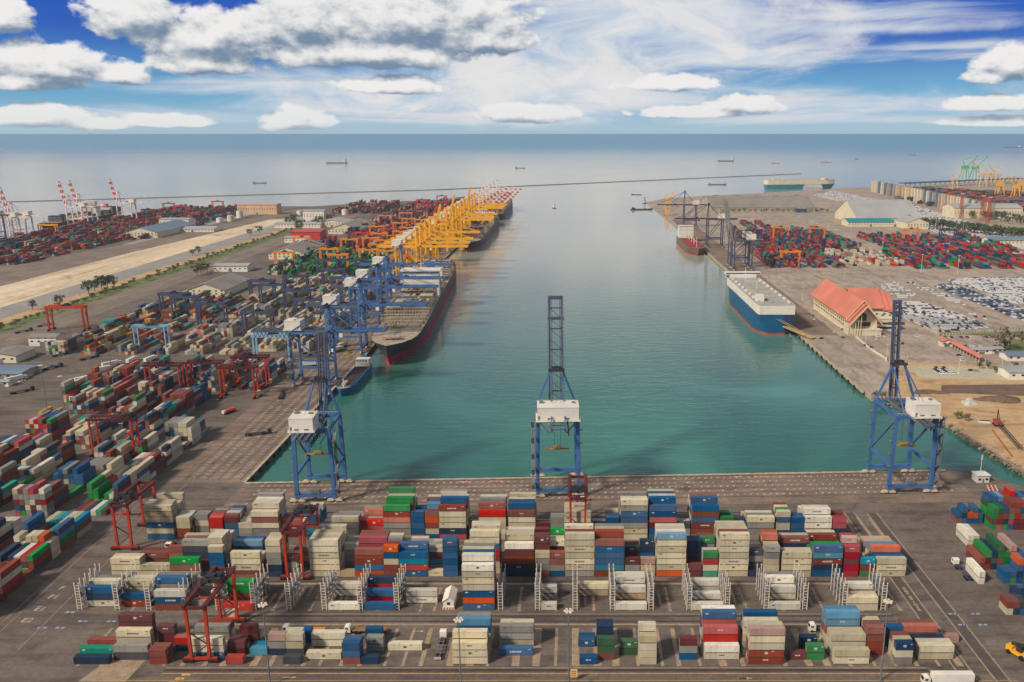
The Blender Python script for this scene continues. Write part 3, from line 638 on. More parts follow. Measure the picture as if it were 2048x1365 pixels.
yard('RE', 'right yard', [340, 370], 1650, 1760, RP, .5, 3)
# containers on the decks of the ships are put here by the ships; see build_containers()

def build_containers():
    boxes = MB()
    own = []
    for i, c in enumerate(CONT):
        hl, hw = c['L'] / 2, CW / 2
        if abs(c['rz']) > .01: hx, hy = hw, hl
        else: hx, hy = hl, hw
        c['h'] = (hx, hy)
        boxes.box(c['x'] - hx, c['x'] + hx, c['y'] - hy, c['y'] + hy, c['z'], c['z'] + CH - .04)
    bvh = BVHTree.FromPolygons([Vector(v) for v in boxes.v], boxes.f)
    eye = Vector((0, 0, H))
    def area(i, c):
        hx, hy = c['h']; x, y, z = c['x'], c['y'], c['z']; tot = 0.
        fl = []
        for a in (-.8, -.4, 0, .4, .8):
            for b in (.25, .75):
                fl.append((Vector((x + a * hx, y - hy, z + b * CH)), Vector((0, -1, 0)), 2 * hx * CH / 10))
            sxn = -1 if x > 0 else 1
            for b in (.25, .75): fl.append((Vector((x + sxn * hx, y + a * hy, z + b * CH)), Vector((sxn, 0, 0)), 2 * hy * CH / 10))
            for b in (-.5, .5): fl.append((Vector((x + a * hx, y + b * hy, z + CH - .04)), Vector((0, 0, 1)), 4 * hx * hy / 10))
        for p, n, ar in fl:
            d = p - eye; L = d.length; d.normalize()
            if abs(p.x) > .72 * (p.y * .97 + 43): continue
            cs = -d.dot(n)
            if cs <= 0: continue
            hit = bvh.ray_cast(eye, d, L + 5)
            if hit[3] is not None and hit[3] > L - .35: tot += ar * cs * (F / L) ** 2
        return tot
    cand = [(area(i, c), i) for i, c in enumerate(CONT) if c['near']]
    cand.sort(reverse=True)
    chosen = {i for a, i in cand[:300] if a > 0}
    # two shared bodies (long, short) with ribbed sides between posts and rails, and end doors with locking bars
    def body(L):
        mb = MB(); hl, hw, hh = L / 2, CW / 2, CH - .07
        for sx_ in (-1, 1):
            for sy_ in (-1, 1): mb.cbox((sx_ * (hl - .09), sy_ * (hw - .09), hh / 2), (.18, .18, hh))
        for sy_ in (-1, 1):
            for z in (.1, hh - .06): mb.cbox((0, sy_ * (hw - .06), z), (L - .37, .115, .19 if z < 1 else .13), 1 if z < 1 else 0)
            n = int((L - .4) / .29) // 2 * 2; st = (L - .4) / n
            vs = []; fs = []
            for i in range(n + 1):
                x = -hl + .2 + i * st; d = hw - (.035 if (i // 1) % 2 else .095)
                vs += [(x, sy_ * d, .1), (x, sy_ * d, hh - .1)]
            for i in range(n): fs.append((2 * i, 2 * i + 2, 2 * i + 3, 2 * i + 1) if sy_ < 0 else (2 * i, 2 * i + 1, 2 * i + 3, 2 * i + 2))
            mb._add(vs, fs, 0)
        mb.box(-hl + .04, hl - .04, -hw + .12, hw - .12, .09, hh - .03)       # roof and floor slab body
        for x in (-hl + .08, hl - .08):
            for z in (.09, hh - .055): mb.cbox((x, 0, z), (.12, CW - .37, .17 if z < 1 else .12), 1 if z < 1 else 0)
        for i in range(int(L / 1.2)): mb.cbox((-hl + .7 + i * 1.2, 0, hh - .028), (.5, CW - .5, .025))
        return mb
    def door(L):
        mb = MB(); hl = L / 2
        mb.cbox((0, 0, 0), (.05, 1.02, CH - .4))
        for yb in (-.3, .3): mb.tube((.05, yb, -CH / 2 + .25), (.05, yb, CH / 2 - .25), .028, 5, 1)
        return mb
    def unit():
        mb = MB(); mb.cbox((0, 0, -.35), (.06, 2.0, 1.5), 0); mb.cbox((.04, 0, .85), (.1, 2.0, .7), 0); mb.tube((.02, -.45, .85), (.12, -.45, .85), .3, 12, 1); mb.tube((.02, .45, .85), (.12, .45, .85), .3, 12, 1); mb.cbox((.05, .3, -.5), (.1, .9, .8), 1)
        return mb
    proto = {}
    def first(mbf, name, L, mats):
        o = mbf.build(name, mats); 
        return o.data, o
    used = set(); counts = {}
    order = [i for a, i in cand if i in chosen]
    bodies = {}; doors = {}; units = None; tmp = []
    for L in (L40, L20):
        o = body(L).build('container_body', [CMAT['c'], M_drail]); bodies[L] = o.data; tmp.append(o)
    o = door(L40).build('door', [CMAT['c'], M_door]); dm = o.data; tmp.append(o)
    o = unit().build('cooling_unit', [M_white, M_dark]); um = o.data; tmp.append(o)
    for o in tmp: bpy.data.objects.remove(o)
    def paint(o, c):
        o.material_slots[0].link = 'OBJECT'; o.material_slots[0].material = CMAT[c]
    labels = {}
    for i in order:
        c = CONT[i]
        o = bpy.data.objects.new('shipping_container', bodies[c['L']]); COL.objects.link(o); paint(o, c['c'])
        o.location = (c['x'], c['y'], c['z']); o.rotation_euler = (0, 0, c['rz'])
        wd = c['words']; key, n, k, rw, blk = wd[:5]
        ln = 'long' if c['L'] == L40 else 'short'
        tier = ['bottom tier', 'second tier', 'third tier', 'fourth tier', 'fifth tier', 'sixth tier', 'seventh tier', 'eighth tier', 'ninth tier'][k]
        if key in BLK or blk == ry: lab = f"{CC[c['c']][0]} {ln} container, {tier}, {ordw(n)} stack from left, {rw} of the {blk}"
        else: lab = f"{CC[c['c']][0]} {ln} container, {tier}, {ordw(n)} bay, {rw}, {ordw(wd[5] + 1)} lane of left yard, {dict(L='near', O='central', M='middle', N='far', K='farther').get(key[0], 'near')} part"
        if lab in labels: lab = lab.replace(f' {ln} container', f' {ln} dry container', 1)
        labels[lab] = 1
        tag(o, lab, 'container', 'stacked containers')
        # which ends show: the one turned to the camera's side, and for reefers a cooling unit
        if abs(c['rz']) > .01: ends = (-1,)
        else: ends = (-1,) if c['x'] > 0 else (1,)
        for e in ends:
            if c['reefer'] and e == 1:
                d = bpy.data.objects.new('cooling_unit', um); COL.objects.link(d); d.parent = o
                d.location = (e * (c['L'] / 2 - .0), 0, CH / 2); continue
            for s_ in (-.53, .53):
                d = bpy.data.objects.new('door', dm); COL.objects.link(d); paint(d, c['c']); d.parent = o
                d.location = (e * (c['L'] / 2 - .035), s_, CH / 2 - .02); d.rotation_euler = (0, 0, 0 if e > 0 else math.pi)
    # faded shipping marks on the long sides: small pale or dark patches, too worn to read
    mk = []
    for kind in range(4):
        m = MB(); r = random.Random(kind + 40)
        if kind == 0: m.box(-5.1, -4.0, -CW / 2 - .004, -CW / 2 + .1, 1.9, 2.35); m.box(4.4, 5.3, -CW / 2 - .004, -CW / 2 + .1, 2.2, 2.4)
        elif kind == 1:
            for q in range(7): m.box(-2.1 + q * .6, -2.1 + q * .6 + .42, -CW / 2 - .004, -CW / 2 + .1, 1.15, 1.75)
            m.box(4.4, 5.3, -CW / 2 - .004, -CW / 2 + .1, 2.2, 2.4)
        elif kind == 2:
            for q in range(4): m.box(-.9 + q * .46, -.9 + q * .46 + .32, -CW / 2 - .004, -CW / 2 + .1, 1.5, 1.95)
        else: m.box(-.55, .55, -CW / 2 - .004, -CW / 2 + .1, 1.2, 2.0); m.box(1.8, 2.6, -CW / 2 - .004, -CW / 2 + .1, 2.2, 2.38)
        mk.append(m)
    mmat = {'l': mat('faded_white_mark', (206, 202, 194), .7, 0, .3, 1.5), 'd': mat('faded_dark_mark', (112, 100, 92), .7, 0, .3, 1.5)}
    md = {}
    for kind in range(4):
        for q in 'ld':
            o = mk[kind].build('faded_marking', mmat[q]); md[kind, q] = o.data; bpy.data.objects.remove(o)
    r = random.Random(77)
    for o in [o for o in COL.objects if o.name.startswith('shipping_container') and not o.parent]:
        c = o['label'].split()[0]
        if r.random() < .5 or abs(o.rotation_euler.z) > .1: continue
        long_ = ' long ' in o['label']
        k = r.choice((0, 1, 2, 3) if long_ else (2, 3))
        d = bpy.data.objects.new('faded_marking', md[k, 'd' if c in ('cream', 'white', 'grey', 'pinkish', 'tan') else 'l']); COL.objects.link(d); d.parent = o
    ks = sorted(CC); mb = MB()
    for i, c in enumerate(CONT):
        if i in chosen: continue
        hx, hy = c['h']; mb.box(c['x'] - hx, c['x'] + hx, c['y'] - hy, c['y'] + hy, c['z'], c['z'] + CH - .17, ks.index(c['c']))
    o = mb.build('shipping_containers', [CSTF[k] for k in ks])
    tag(o, 'many stacked shipping containers of mixed colours filling the port yards and ship decks', 'containers', kind='stuff')
    print('containers', len(CONT), 'individual', len(order))
# ------------------------------------------------------------------ ship-to-shore cranes
def sts(label, loc, rz, W=20., g=26., zt=41., zap=62., boomL=55., boom_deg=0., back=16., mats=None, house=(-6, 6), stair=1, fine=True, spz=22., group=None, band=None, gx=3.3, thick=1., stay_back=False):
    frame, boomm, housem = mats or (M_cblue, M_boomgrey, M_white)
    t = empty('quay_crane', loc, rz, label, 'quay crane', group)
    hw = W / 2; tw = hw * .93; ls = 1.75 * thick
    legs = {}
    for sx_ in (-1, 1):
        for y in (0, g):
            m = MB(); m.beam((sx_ * hw, y, 2.2), (sx_ * tw, y, zt), ls, ls * .85)
            if fine: m.cbox((sx_ * hw, y, 5.2), (2.6, 2.4, .5))
            m.build('leg', frame, t)
    for y in (0, g):
        m = MB(); m.beam((-hw, y, 4.1), (hw, y, 4.1), 1.5, 1.9); m.build('sill_beam', frame, t)
        m = MB(); m.beam((-tw - .8, y, zt), (tw + .8, y, zt), 1.6, 2.2); m.build('cross_beam', frame, t)
    for sx_ in (-1, 1):
        m = MB(); m.beam((sx_ * hw * .975, .9, 14.5), (sx_ * hw * .975, g - .9, 14.5), 1.1, 1.5); m.build('portal_beam', frame, t)
        m = MB(); m.beam((sx_ * tw, .8, zt), (sx_ * tw, g - .8, zt), 1., 1.6); m.build('side_beam', frame, t)
        m = MB(); m.beam((sx_ * tw, 1., zt - 2), (sx_ * hw * .97, g - .6, 16), .8); m.build('brace', frame, t)
    bm = None
    for sx_ in (-1, 1):
        for y in (0, g):
            m = MB(); m.cbox((0, 0, 1.75), (6.2, .9, .8)); m.cbox((-2.1, 0, 1.1), (3.2, 1.1, .8)); m.cbox((2.1, 0, 1.1), (3.2, 1.1, .8))
            b = m.build('bogie', M_cream, t, (sx_ * hw, y, 0))
            if fine:
                wd = None
                for q in (-3.2, -1.1, 1.1, 3.2):
                    if wd is None:
                        mw = MB(); mw.tube((0, -.28, .42), (0, .28, .42), .42, 10); wd = mw.build('wheel', M_dark, b, (q, 0, 0))
                    else:
                        k = wd.copy(); COL.objects.link(k); k.parent = b; k.location = (q, 0, 0)
    m = MB()
    for sx_ in (-1, 1): m.beam((sx_ * gx, -back, zt + .2), (sx_ * gx, g + 2.5, zt + .2), 1.0 * thick, 1.9 * thick)
    for y in range(int(-back), int(g + 2), 6): m.beam((-gx, y, zt + .6), (gx, y, zt + .6), .5, .5)
    m.build('main_girder', boomm if fine else frame, t)
    if fine:
        m = MB(); m.box(-5.2, -3.9, -back, g, zt + .8, zt + .9)
        for y in range(int(-back), int(g), 3): m.beam((-5.1, y, zt + .9), (-5.1, y, zt + 2), .08)
        m.beam((-5.1, -back, zt + 2), (-5.1, g, zt + 2), .1); m.build('walkway', M_steel, t)
        m = MB()
        for i in range(11): m.beam((gx + 1.6, -back + 2 + i * 3, zt - .4), (gx + 1.6, -back + 3.4 + i * 3, zt - 4), .35); m.beam((gx + 1.6, -back + 3.4 + i * 3, zt - 4), (gx + 1.6, -back + 5 + i * 3, zt - .4), .35)
        m.build('cable_festoon', M_dark, t)
    # boom, hinged at the water side
    a = R(boom_deg); hz = zt + .4; hy = g + 2.6
    bb = MB(); b2 = MB()
    def bp(d, x, e=0): return (x, hy + d * math.cos(a) - e * math.sin(a), hz + d * math.sin(a) + e * math.cos(a))
    n = int(boomL / 5.5)
    for i in range(n):
        d0, d1 = boomL * i / n, boomL * (i + 1) / n
        tgt = bb
        if band and i % 2:
            for sx_ in (-1, 1): b2.beam(bp(d0, sx_ * gx), bp(d1, sx_ * gx), 1.1 * thick + .16, 1.7 * thick + .16)
        for sx_ in (-1, 1):
            tgt.beam(bp(d0, sx_ * gx), bp(d1, sx_ * gx), 1.1 * thick, 1.7 * thick)
            if fine: tgt.beam(bp(d0, sx_ * (gx - 1.0), .6), bp(d1, sx_ * (gx - 1.0), .6), .3, .3)
        if i % 2 == 0 or not fine: tgt.beam(bp(d1, -gx), bp(d1, gx), .6, .6)
        if fine and i in (n - 3,): tgt.cbox(bp(d1, 0), (8.6, 1.4, 1.4))
    bb.beam(bp(boomL, -gx - .6), bp(boomL, gx + .6), 1.6, 1.8)
    if fine:
        for d in range(2, int(boomL), 3): bb.beam(bp(d, -gx - 1, .4), bp(d, -gx - 1, 1.6), .1)
        bb.beam(bp(0, -gx - 1, 1.5), bp(boomL, -gx - 1, 1.5), .14)
        for q in (-.55, -.2, .2, .55): bb.beam(bp(0, q * gx, 1.), bp(boomL, q * gx, 1.), .13)
        for d in range(1, int(boomL) - 1, 2): bb.beam(bp(d, gx + .5, .2), bp(d, gx + 1.5, .2), .35, .12)
        for d in range(1, n):
            q = boomL * d / n; bb.beam(bp(q, -gx, -.5), bp(q - boomL / n, gx, -.5), .22)
    bo = bb.build('boom', boomm if boom_deg > 20 and not band else (boomm if band else frame), t)
    if band: b2.build('boom_band', band, bo)
    # A-frame and stays
    ay = g - 1.
    for sx_ in (-1, 1):
        m = MB(); m.beam((sx_ * tw, g, zt + 1), (sx_ * 3.0, ay, zap), 1.15 * thick, 1.0 * thick); m.build('mast_leg', frame, t)
        m = MB(); m.beam((sx_ * 3.0, ay, zap - .5), (sx_ * (3.3 if stay_back else tw * .62), -10. if stay_back else .6, zt + 1), .6 * thick, .6 * thick); m.build('back_stay', frame, t)
    m = MB(); m.cbox((0, ay, zap), (8.4, 3.0, 1.0)); m.cbox((0, ay, zap + 1.6), (5.5, .12, 1.2))
    for q in (-3.9, 3.9): m.beam((q, ay - 1.3, zap), (q, ay - 1.3, zap + 1.8), .15)
    for q in (-2, 2): m.tube((q - .3, ay, zap + 1.2), (q + .3, ay, zap + 1.2), .9, 12)
    m.build('apex_platform', M_dark if fine else frame, t)
    m = MB()
    if boom_deg < 20:
        for sx_ in (-1, 1):
            for f in (.48, .95): m.beam((sx_ * 2.6, ay, zap), bp(boomL * f, sx_ * gx, .8), .35 * thick, .35 * thick)
    else:
        for sx_ in (-1, 1): m.beam((sx_ * 2.4, ay + .5, zap), bp(boomL * .45, sx_ * gx, 1.2), .28, .28)
    m.build('fore_stay', frame if boom_deg < 20 else boomm, t)
    # machinery house on the landside end of the girders
    h0, h1 = house; hz0 = zt + 1.4
    m = MB(); m.box(h0, h1, -5, 6.5, hz0, hz0 + 6.4); m.box(h0 - .15, h1 + .15, -5.15, 6.65, hz0 + 6.4, hz0 + 6.75)
    m.box(h0 - .8, h1 + .8, -6.2, 7.2, hz0 - .35, hz0 - .02)
    hs_ = m.build('machinery_house', housem, t)
    if fine:
        m = MB()
        for q in (.3, .72): m.cbox((h0 + (h1 - h0) * q, -5.04, hz0 + .9), (2.2, .1, .7))
        m.build('vent', M_dark, hs_)
        m = MB(); m.cbox((h0 + .8, -5.05, hz0 + 1.3), (.9, .1, 2.1)); m.build('door', M_steel, hs_)
    # trolley, cabin, ropes and spreader
    ty = g * .42 if boom_deg > 20 else g + boomL * .35
    m = MB(); m.cbox((0, ty, zt + 1.5), (7.6, 4.6, .9)); m.cbox((0, ty, zt + 2.3), (3.4, 2.6, 1.2)); m.build('trolley', M_dark, t)
    m = MB(); m.box(2.2, 4.6, ty - 5.2, ty - 2.6, zt - 4.2, zt - 1.4); cb = m.build('operator_cabin', housem, t)
    if fine: m = MB(); m.box(2.3, 4.5, ty - 2.6, ty - 2.52, zt - 3.8, zt - 2); m.box(2.12, 2.2, ty - 5, ty - 2.8, zt - 3.8, zt - 2); m.build('window', M_glass, cb)
    if fine:
        m = MB(); m.cbox((0, ty, spz), (12.2, .9, .6)); m.cbox((0, ty, spz + 1), (4.2, 2.2, 1.1))
        for q in (-5.9, 5.9): m.cbox((q, ty, spz), (.5, 2.5, .8))
        sp_ = m.build('spreader', M_spread, t)
        m = MB()
        for q in (-1.6, 1.6):
            for e in (-.8, .8): m.beam((q, ty + e, spz + 1.5), (q, ty + e, zt + 1), .09)
        m.build('hoist_rope', M_dark, t)
        # stair tower at a landside leg
        sx0 = -stair * (hw + 2.2); m = MB(); z = 4.; side = 0; st = 4.2
        while z < zt - 1:
            y0, y1 = (-2.6, 1.6) if side else (1.6, -2.6)
            m.beam((sx0, y0, z), (sx0, y1, z + st), 1.3, .35); m.cbox((sx0, y1, z + st), (2.2, 1.6, .2)); m.beam((sx0 - .5, y0, z + 1.1), (sx0 - .5, y1, z + st + 1.1), .1)
            z += st; side = 1 - side
        for q in (-2.9, 1.9): m.beam((sx0, q, 4), (sx0, q, zt), .22)
        m.build('stair_tower', M_steel, t)
        m = MB(); m.box(-2.2, 2.2, -1.1, 1.1, 5.1, 7.2); m.build('electrical_box', M_steel, t)
        m = MB()
        for (xa, ya, xb, yb) in ((h0 - .7, -6.1, h1 + .7, -6.1), (h1 + .7, -6.1, h1 + .7, 7.1), (h0 - .7, 7.1, h1 + .7, 7.1), (h0 - .7, -6.1, h0 - .7, 7.1)):
            for zz in (.55, 1.1): m.beam((xa, ya, hz0 + zz), (xb, yb, hz0 + zz), .08)
            k_ = max(2, int(math.hypot(xb - xa, yb - ya) / 1.6))
            for i in range(k_ + 1): m.beam((xa + (xb - xa) * i / k_, ya + (yb - ya) * i / k_, hz0), (xa + (xb - xa) * i / k_, ya + (yb - ya) * i / k_, hz0 + 1.1), .07)
        for y in (0, g):
            m.beam((-tw, y - 1, zt + 2.2), (tw, y - 1, zt + 2.2), .09)
            for i in range(11): m.beam((-tw + 2 * tw * i / 10, y - 1, zt + 1), (-tw + 2 * tw * i / 10, y - 1, zt + 2.2), .08)
        m.build('handrail', M_lsteel, t)
        for sx_ in (-1, 1):
            for y in (0, g):
                m = MB(); xx = sx_ * (hw + 1.1)
                for q in (-.25, .25): m.beam((xx, y + q, 5.5), (sx_ * (tw + 1.1), y + q, zt - 1), .09)
                for z in range(8, int(zt) - 2, 7): m.cbox((sx_ * (hw + 1.2), y, z), (1.3, 1.6, .12)); m.beam((sx_ * (hw + 1.8), y - .8, z + 1), (sx_ * (hw + 1.8), y + .8, z + 1), .08)
                m.build('leg_ladder', M_steel, t)
        m = MB(); m.cbox((h0 + 2, 3, hz0 + 7.2), (2, 2.4, .9)); m.cbox((h1 - 2.4, 2, hz0 + 7.1), (1.6, 1.6, .7)); m.tube((h1 - 1, 5, hz0 + 6.7), (h1 - 1, 5, hz0 + 9.6), .12, 6); m.build('roof_unit', M_steel, hs_)
        m = MB()
        for q in (-2.2, 2.2): m.beam((q, ay, zap + 1), (q * 1.2, -4, zt + 6), .1); m.beam((q * .5, ay, zap + 1), (q * .6, -2, zt + 6), .1)
        m.beam((-tw, g, zt), (-tw * .3, g, zt - 8), .5); m.beam((tw, g, zt), (tw * .3, g, zt - 8), .5); m.beam((-tw, 0, zt), (-tw * .45, 0, zt - 7), .5); m.beam((tw, 0, zt), (tw * .45, 0, zt - 7), .5)
        m.build('rope_and_strut', M_steel, t)
    return t
# three cranes with raised booms on the south quay
def ground_at(u, v): q = G(u, v); return (q.x, q.y, 0)
sts('blue quay crane with raised boom standing left, by the inner corner of the basin', (-130., 396., 0), R(2.6), W=18.5, g=24., zt=38., zap=57., boomL=42., boom_deg=82, house=(-9, 2.5), stair=-1, gx=1.6)
sts('blue quay crane with raised boom and wide white house, middle of the south quay', (-8.5, 402., 0), R(2.6), W=21, g=27, zt=41.5, zap=60., boomL=55., boom_deg=79, house=(-10.2, 10.2), stair=1, stay_back=True)
sts('blue quay crane with raised boom standing on the right end of the south quay', (172.2, 407., 0), R(2.6), W=22, g=27., zt=41.5, zap=62., boomL=52., boom_deg=84, house=(-3.5, 9.5), stair=-1, gx=1.6)
def QX(y): return -175. if y < 700 else max(-194., -175 - (y - 700) * 19 / 400)
# left quay: blue cranes with their booms out over the long ship, yellow and white ones beyond
def left_sts(y, lab, **k):
    return sts(lab, (QX(y) - 31., y, 0), -math.pi / 2, W=k.pop('W', 20), g=26, **k)
gl = 'blue quay cranes working the long ship'
left_sts(607, 'blue quay crane nearest the bow of the long container ship', zt=40, zap=58, boomL=38, boom_deg=0, back=30, house=(-6, 5), group=gl, stair=-1)
for y, lab in ((704, 'blue quay crane second from the bow of the long ship'), (790, 'blue quay crane third from the bow of the long ship'), (840, 'blue quay crane fourth from the bow, before the white deckhouse'), (930, 'blue quay crane beside the stern of the long ship')):
    left_sts(y, lab, zt=40, zap=60, boomL=52, boom_deg=0, back=20, house=(-6, 5), thick=1.25, group=gl, fine=y < 800)
my = (M_yell, M_yell, M_white)
for i, (y, bd) in enumerate(((1062, 0), (1100, 0), (1140, 0), (1175, 74), (1220, 0), (1330, 78), (1400, 0), (1440, 0), (1500, 0), (1545, 79), (1620, 0), (1660, 0), (1710, 0))):
    left_sts(y, f'yellow quay crane with {"raised" if bd else "lowered"} boom, {ordw(i + 1)} of the yellow row', zt=43, zap=65, boomL=60 if not bd else 44, boom_deg=bd, back=22, house=(-6, 6), mats=my, thick=1.5, group='yellow quay cranes', fine=False)
mp = (M_pink, M_pink, M_white)
for i, y in enumerate((1790, 1860, 1930, 2010, 2090, 2200)):
    left_sts(y, f'white quay crane with red banded boom, {ordw(i + 1)} at the far quay end', zt=42, zap=66, boomL=60, boom_deg=0, back=22, thick=1.4, mats=mp, band=M_cred, group='white quay cranes at the far tip', fine=False)
# far left shore: white cranes with raised red banded booms, and a dark blue one
for i, (u, v) in enumerate(((172, 452), (192, 448), (270, 442), (36, 478), (62, 474))):
    q = G(u, v)
    sts(f'white crane with raised red banded boom, outer shore, {["left of a close pair", "right of a close pair", "standing alone by a ship", "second from the photo edge", "third from the photo edge"][i]}',
        (q.x, q.y, 0), math.pi / 2, W=20, g=30, zt=38, zap=60, boomL=50, boom_deg=77, back=22, thick=1.3, mats=mp, band=M_cred, fine=False, group='white cranes on the outer shore')
q = G(6, 482); sts('dark blue quay crane on the outer shore at the left photo edge', (q.x, q.y, 0), math.pi / 2, W=20, g=28, zt=44, zap=62, boomL=45, boom_deg=0, mats=(M_cdblue, M_cdblue, M_white), fine=False)
# right quay: dark blue cranes
md = (M_cdblue, M_cdblue, M_white)
def right_sts(y, lab, **k): return sts(lab, (239., y, 0), math.pi / 2, W=19, g=24, mats=k.pop('mats', md), group='dark blue cranes on the right quay', **k)
right_sts(1385, 'dark blue quay crane with lowered boom reaching over the red cargo ship', zt=46, zap=70, boomL=50, boom_deg=0, back=24, house=(-5, 5), fine=True)
right_sts(1690, 'dark blue quay crane with lowered boom farther along the right quay', zt=44, zap=70, boomL=50, boom_deg=0, back=20, house=(-5, 5), fine=False)
right_sts(1150, 'grey quay crane with raised boom behind the car carrier, nearer of the pair', mats=(M_boomgrey, mat('boom_steel_grey', (128, 126, 126), .55), M_white), zt=40, zap=58, boomL=52, boom_deg=80, back=16, house=(-5, 5), fine=True)
right_sts(1178, 'grey quay crane with raised boom behind the car carrier, farther of the pair', mats=(M_boomgrey, mat('boom_steel_grey', (128, 126, 126), .55), M_white), zt=40, zap=58, boomL=52, boom_deg=82, back=16, house=(-5, 5), fine=False)

# ------------------------------------------------------------------ rubber-tyred gantries (span along local y)
def rtg(label, loc, rz, span=23.5, ht=21.5, base=6.4, m1=None, m2=None, group=None, fine=True, troll=.5, spz=13.):
    m1 = m1 or M_rtg; m2 = m2 or M_rtgd
    t = empty('yard_gantry_crane', loc, rz, label, 'gantry crane', group); q_ = 1. if fine else 1.5
    hb = base / 2
    for y in (0, span):
        for sx_ in (-1, 1):
            m = MB(); m.beam((sx_ * (hb - .1), y, 1.6), (sx_ * (hb + .25), y, ht), 1.0 * q_, .9 * q_)
            m.build('leg', m1, t)
        m = MB(); m.beam((-hb - 2.6, y, 1.6), (hb + 2.6, y, 1.6), .8, .9); sb = m.build('sill_beam', m1, t)
        if fine:
            m = MB(); m.beam((-hb + .4, y, 11.5), (hb - .2, y, 7), .35); m.beam((hb - .2, y, 7), (-hb + .5, y, 2.6), .35); m.build('brace', M_dark, t)
        for sx_ in (-1, 1):
            m = MB(); m.cbox((0, 0, 1.35), (3.6, 1.3, .6)); bg = m.build('bogie', m2, t, (sx_ * (hb + 1.2), y, 0))
            wd = None
            for q in (-1.0, 1.0):
                if wd is None: mw = MB(); mw.tube((0, -.6, .85), (0, .6, .85), .85, 14); wd = mw.build('wheel', M_tyre, bg, (q, 0, 0))
                else: k = wd.copy(); COL.objects.link(k); k.parent = bg; k.location = (q, 0, 0)
    for sx_ in (-1, 1):
        m = MB(); m.beam((sx_ * (hb + .2), -1.6, ht + .6), (sx_ * (hb + .2), span + 1.6, ht + .6), .9 * q_, 1.5 * q_)
        if fine:
            for k in range(9): m.beam((sx_ * (hb + .9), -1 + k * span / 8, ht + 1.3), (sx_ * (hb + .9), -1 + k * span / 8, ht + 2.4), .09)
            m.beam((sx_ * (hb + .9), -1, ht + 2.4), (sx_ * (hb + .9), span, ht + 2.4), .1); m.box(sx_ * (hb + .9) - .4, sx_ * (hb + .9) + .4, -1.4, span + 1.4, ht + 1.2, ht + 1.3)
        m.build('girder', m2 if fine and m2 is M_rtgd else m1, t)
    for y in (-.9, span + .9):
        m = MB(); m.beam((-hb - .2, y, ht + .3), (hb + .2, y, ht + .3), .8, 1.0); m.build('end_tie', m2 if m2 is M_rtgd else m1, t)
    ty = span * troll
    m = MB(); m.cbox((0, ty, ht + 1.9), (base + 1.2, 4.6, .7)); m.cbox((-.8, ty + .6, ht + 2.9), (3.2, 2.6, 1.5)); m.cbox((2, ty - 1, ht + 2.6), (1.6, 1.4, 1.0))
    for q in (-2.6, 2.6): m.tube((q - .8, ty - 1.2, ht + 2.7), (q + .8, ty - 1.2, ht + 2.7), .55, 10)
    if fine:
        m.cbox((0, ty - 5, ht + 1.5), (base + .8, .5, .4)); m.cbox((0, ty + 5, ht + 1.5), (base + .8, .5, .4)); m.cbox((-1.5, ty - 2.4, ht + 2.7), (2, 1, 1)); m.cbox((2.2, ty + 1.6, ht + 3), (1.2, 2.2, 1.6))
        for q in (-3.4, 3.4): m.beam((q, ty - 2.2, ht + 2.2), (q, ty - 2.2, ht + 4.2), .12); m.beam((q, ty + 2.2, ht + 2.2), (q, ty + 2.2, ht + 4.2), .12); m.beam((q, ty - 2.2, ht + 4.2), (q, ty + 2.2, ht + 4.2), .12)
    m.build('trolley', M_dark, t)
    if fine:
        m = MB(); m.box(hb - 2.2, hb - .3, ty - 4.6, ty - 2.5, ht - 2.0, ht + .1); cb = m.build('cabin', M_white, t)
        m = MB(); m.box(hb - 2.1, hb - .4, ty - 2.5, ty - 2.44, ht - 1.6, ht - .3); m.box(hb - .3, hb - .24, ty - 4.4, ty - 2.8, ht - 1.6, ht - .3); m.build('window', M_glass, cb)
        m = MB(); m.cbox((0, ty, spz), (12.1, .8, .5)); m.cbox((0, ty, spz + .8), (3.2, 1.8, .8))
        for q in (-5.85, 5.85): m.cbox((q, ty, spz), (.4, 2.4, .6))
        m.build('spreader', m1, t)
        m = MB()
        for q in (-1.5, 1.5):
            for e in (-.8, .8): m.beam((q, ty + e, spz + 1), (q * 1.3, ty + e * 1.6, ht + 1.6), .08)
        m.build('hoist_rope', M_dark, t)
        m = MB(); m.box(-1.9, 1.9, span + .7, span + 2.4, 1.9, 4.6); m.build('power_pack', mat('power_pack_cream', (206, 186, 158), .55, 0, .2, .5, .3), t)
    return t
gg = 'red gantry cranes over the near blocks'
rtg('red gantry crane at the left end of the front block', (-131., 262.8, 0), 0, span=25, ht=21.5, group=gg, troll=.62, spz=16)
rtg('red gantry crane at the left end of the rear block, clear of the stacks', (X_at(252, 346), 345.5, 0), 0, span=23.5, group=gg, troll=.2, spz=15)
rtg('red gantry crane standing over the tall cream stacks of the middle block', (X_at(590, 319), 319.6, 0), 0, span=23.5, group=gg, troll=.7, spz=17)
rtg('red gantry crane in front of the middle blue quay crane', (X_at(1156, 352), 352.6, 0), 0, span=23.5, group=gg, troll=.22, spz=18.6)
gl = 'red gantry cranes in the left yard'
rtg('red gantry crane nearest in the left yard, over mixed stacks', (-276.5, 462, 0), -math.pi / 2, group=gl, troll=.9)
for (x, y, lab) in ((-302, 578, 'red gantry crane in the left yard, leftmost of the row by the cross road'), (-276, 585, 'red gantry crane in the left yard, second of the row by the cross road'), (-247.5, 572, 'red gantry crane in the left yard, beside the quay road'), (-249, 600, 'red gantry crane in the left yard, behind the one beside the quay road')):
    rtg(lab, (x, y, 0), -math.pi / 2, group=gl, troll=.4 + .1 * (x % 3))
rtg('dark red gantry crane standing alone at the far left of the second yard', (-494, 782, 0), -math.pi / 2, span=33, ht=22, group=gl, fine=False)
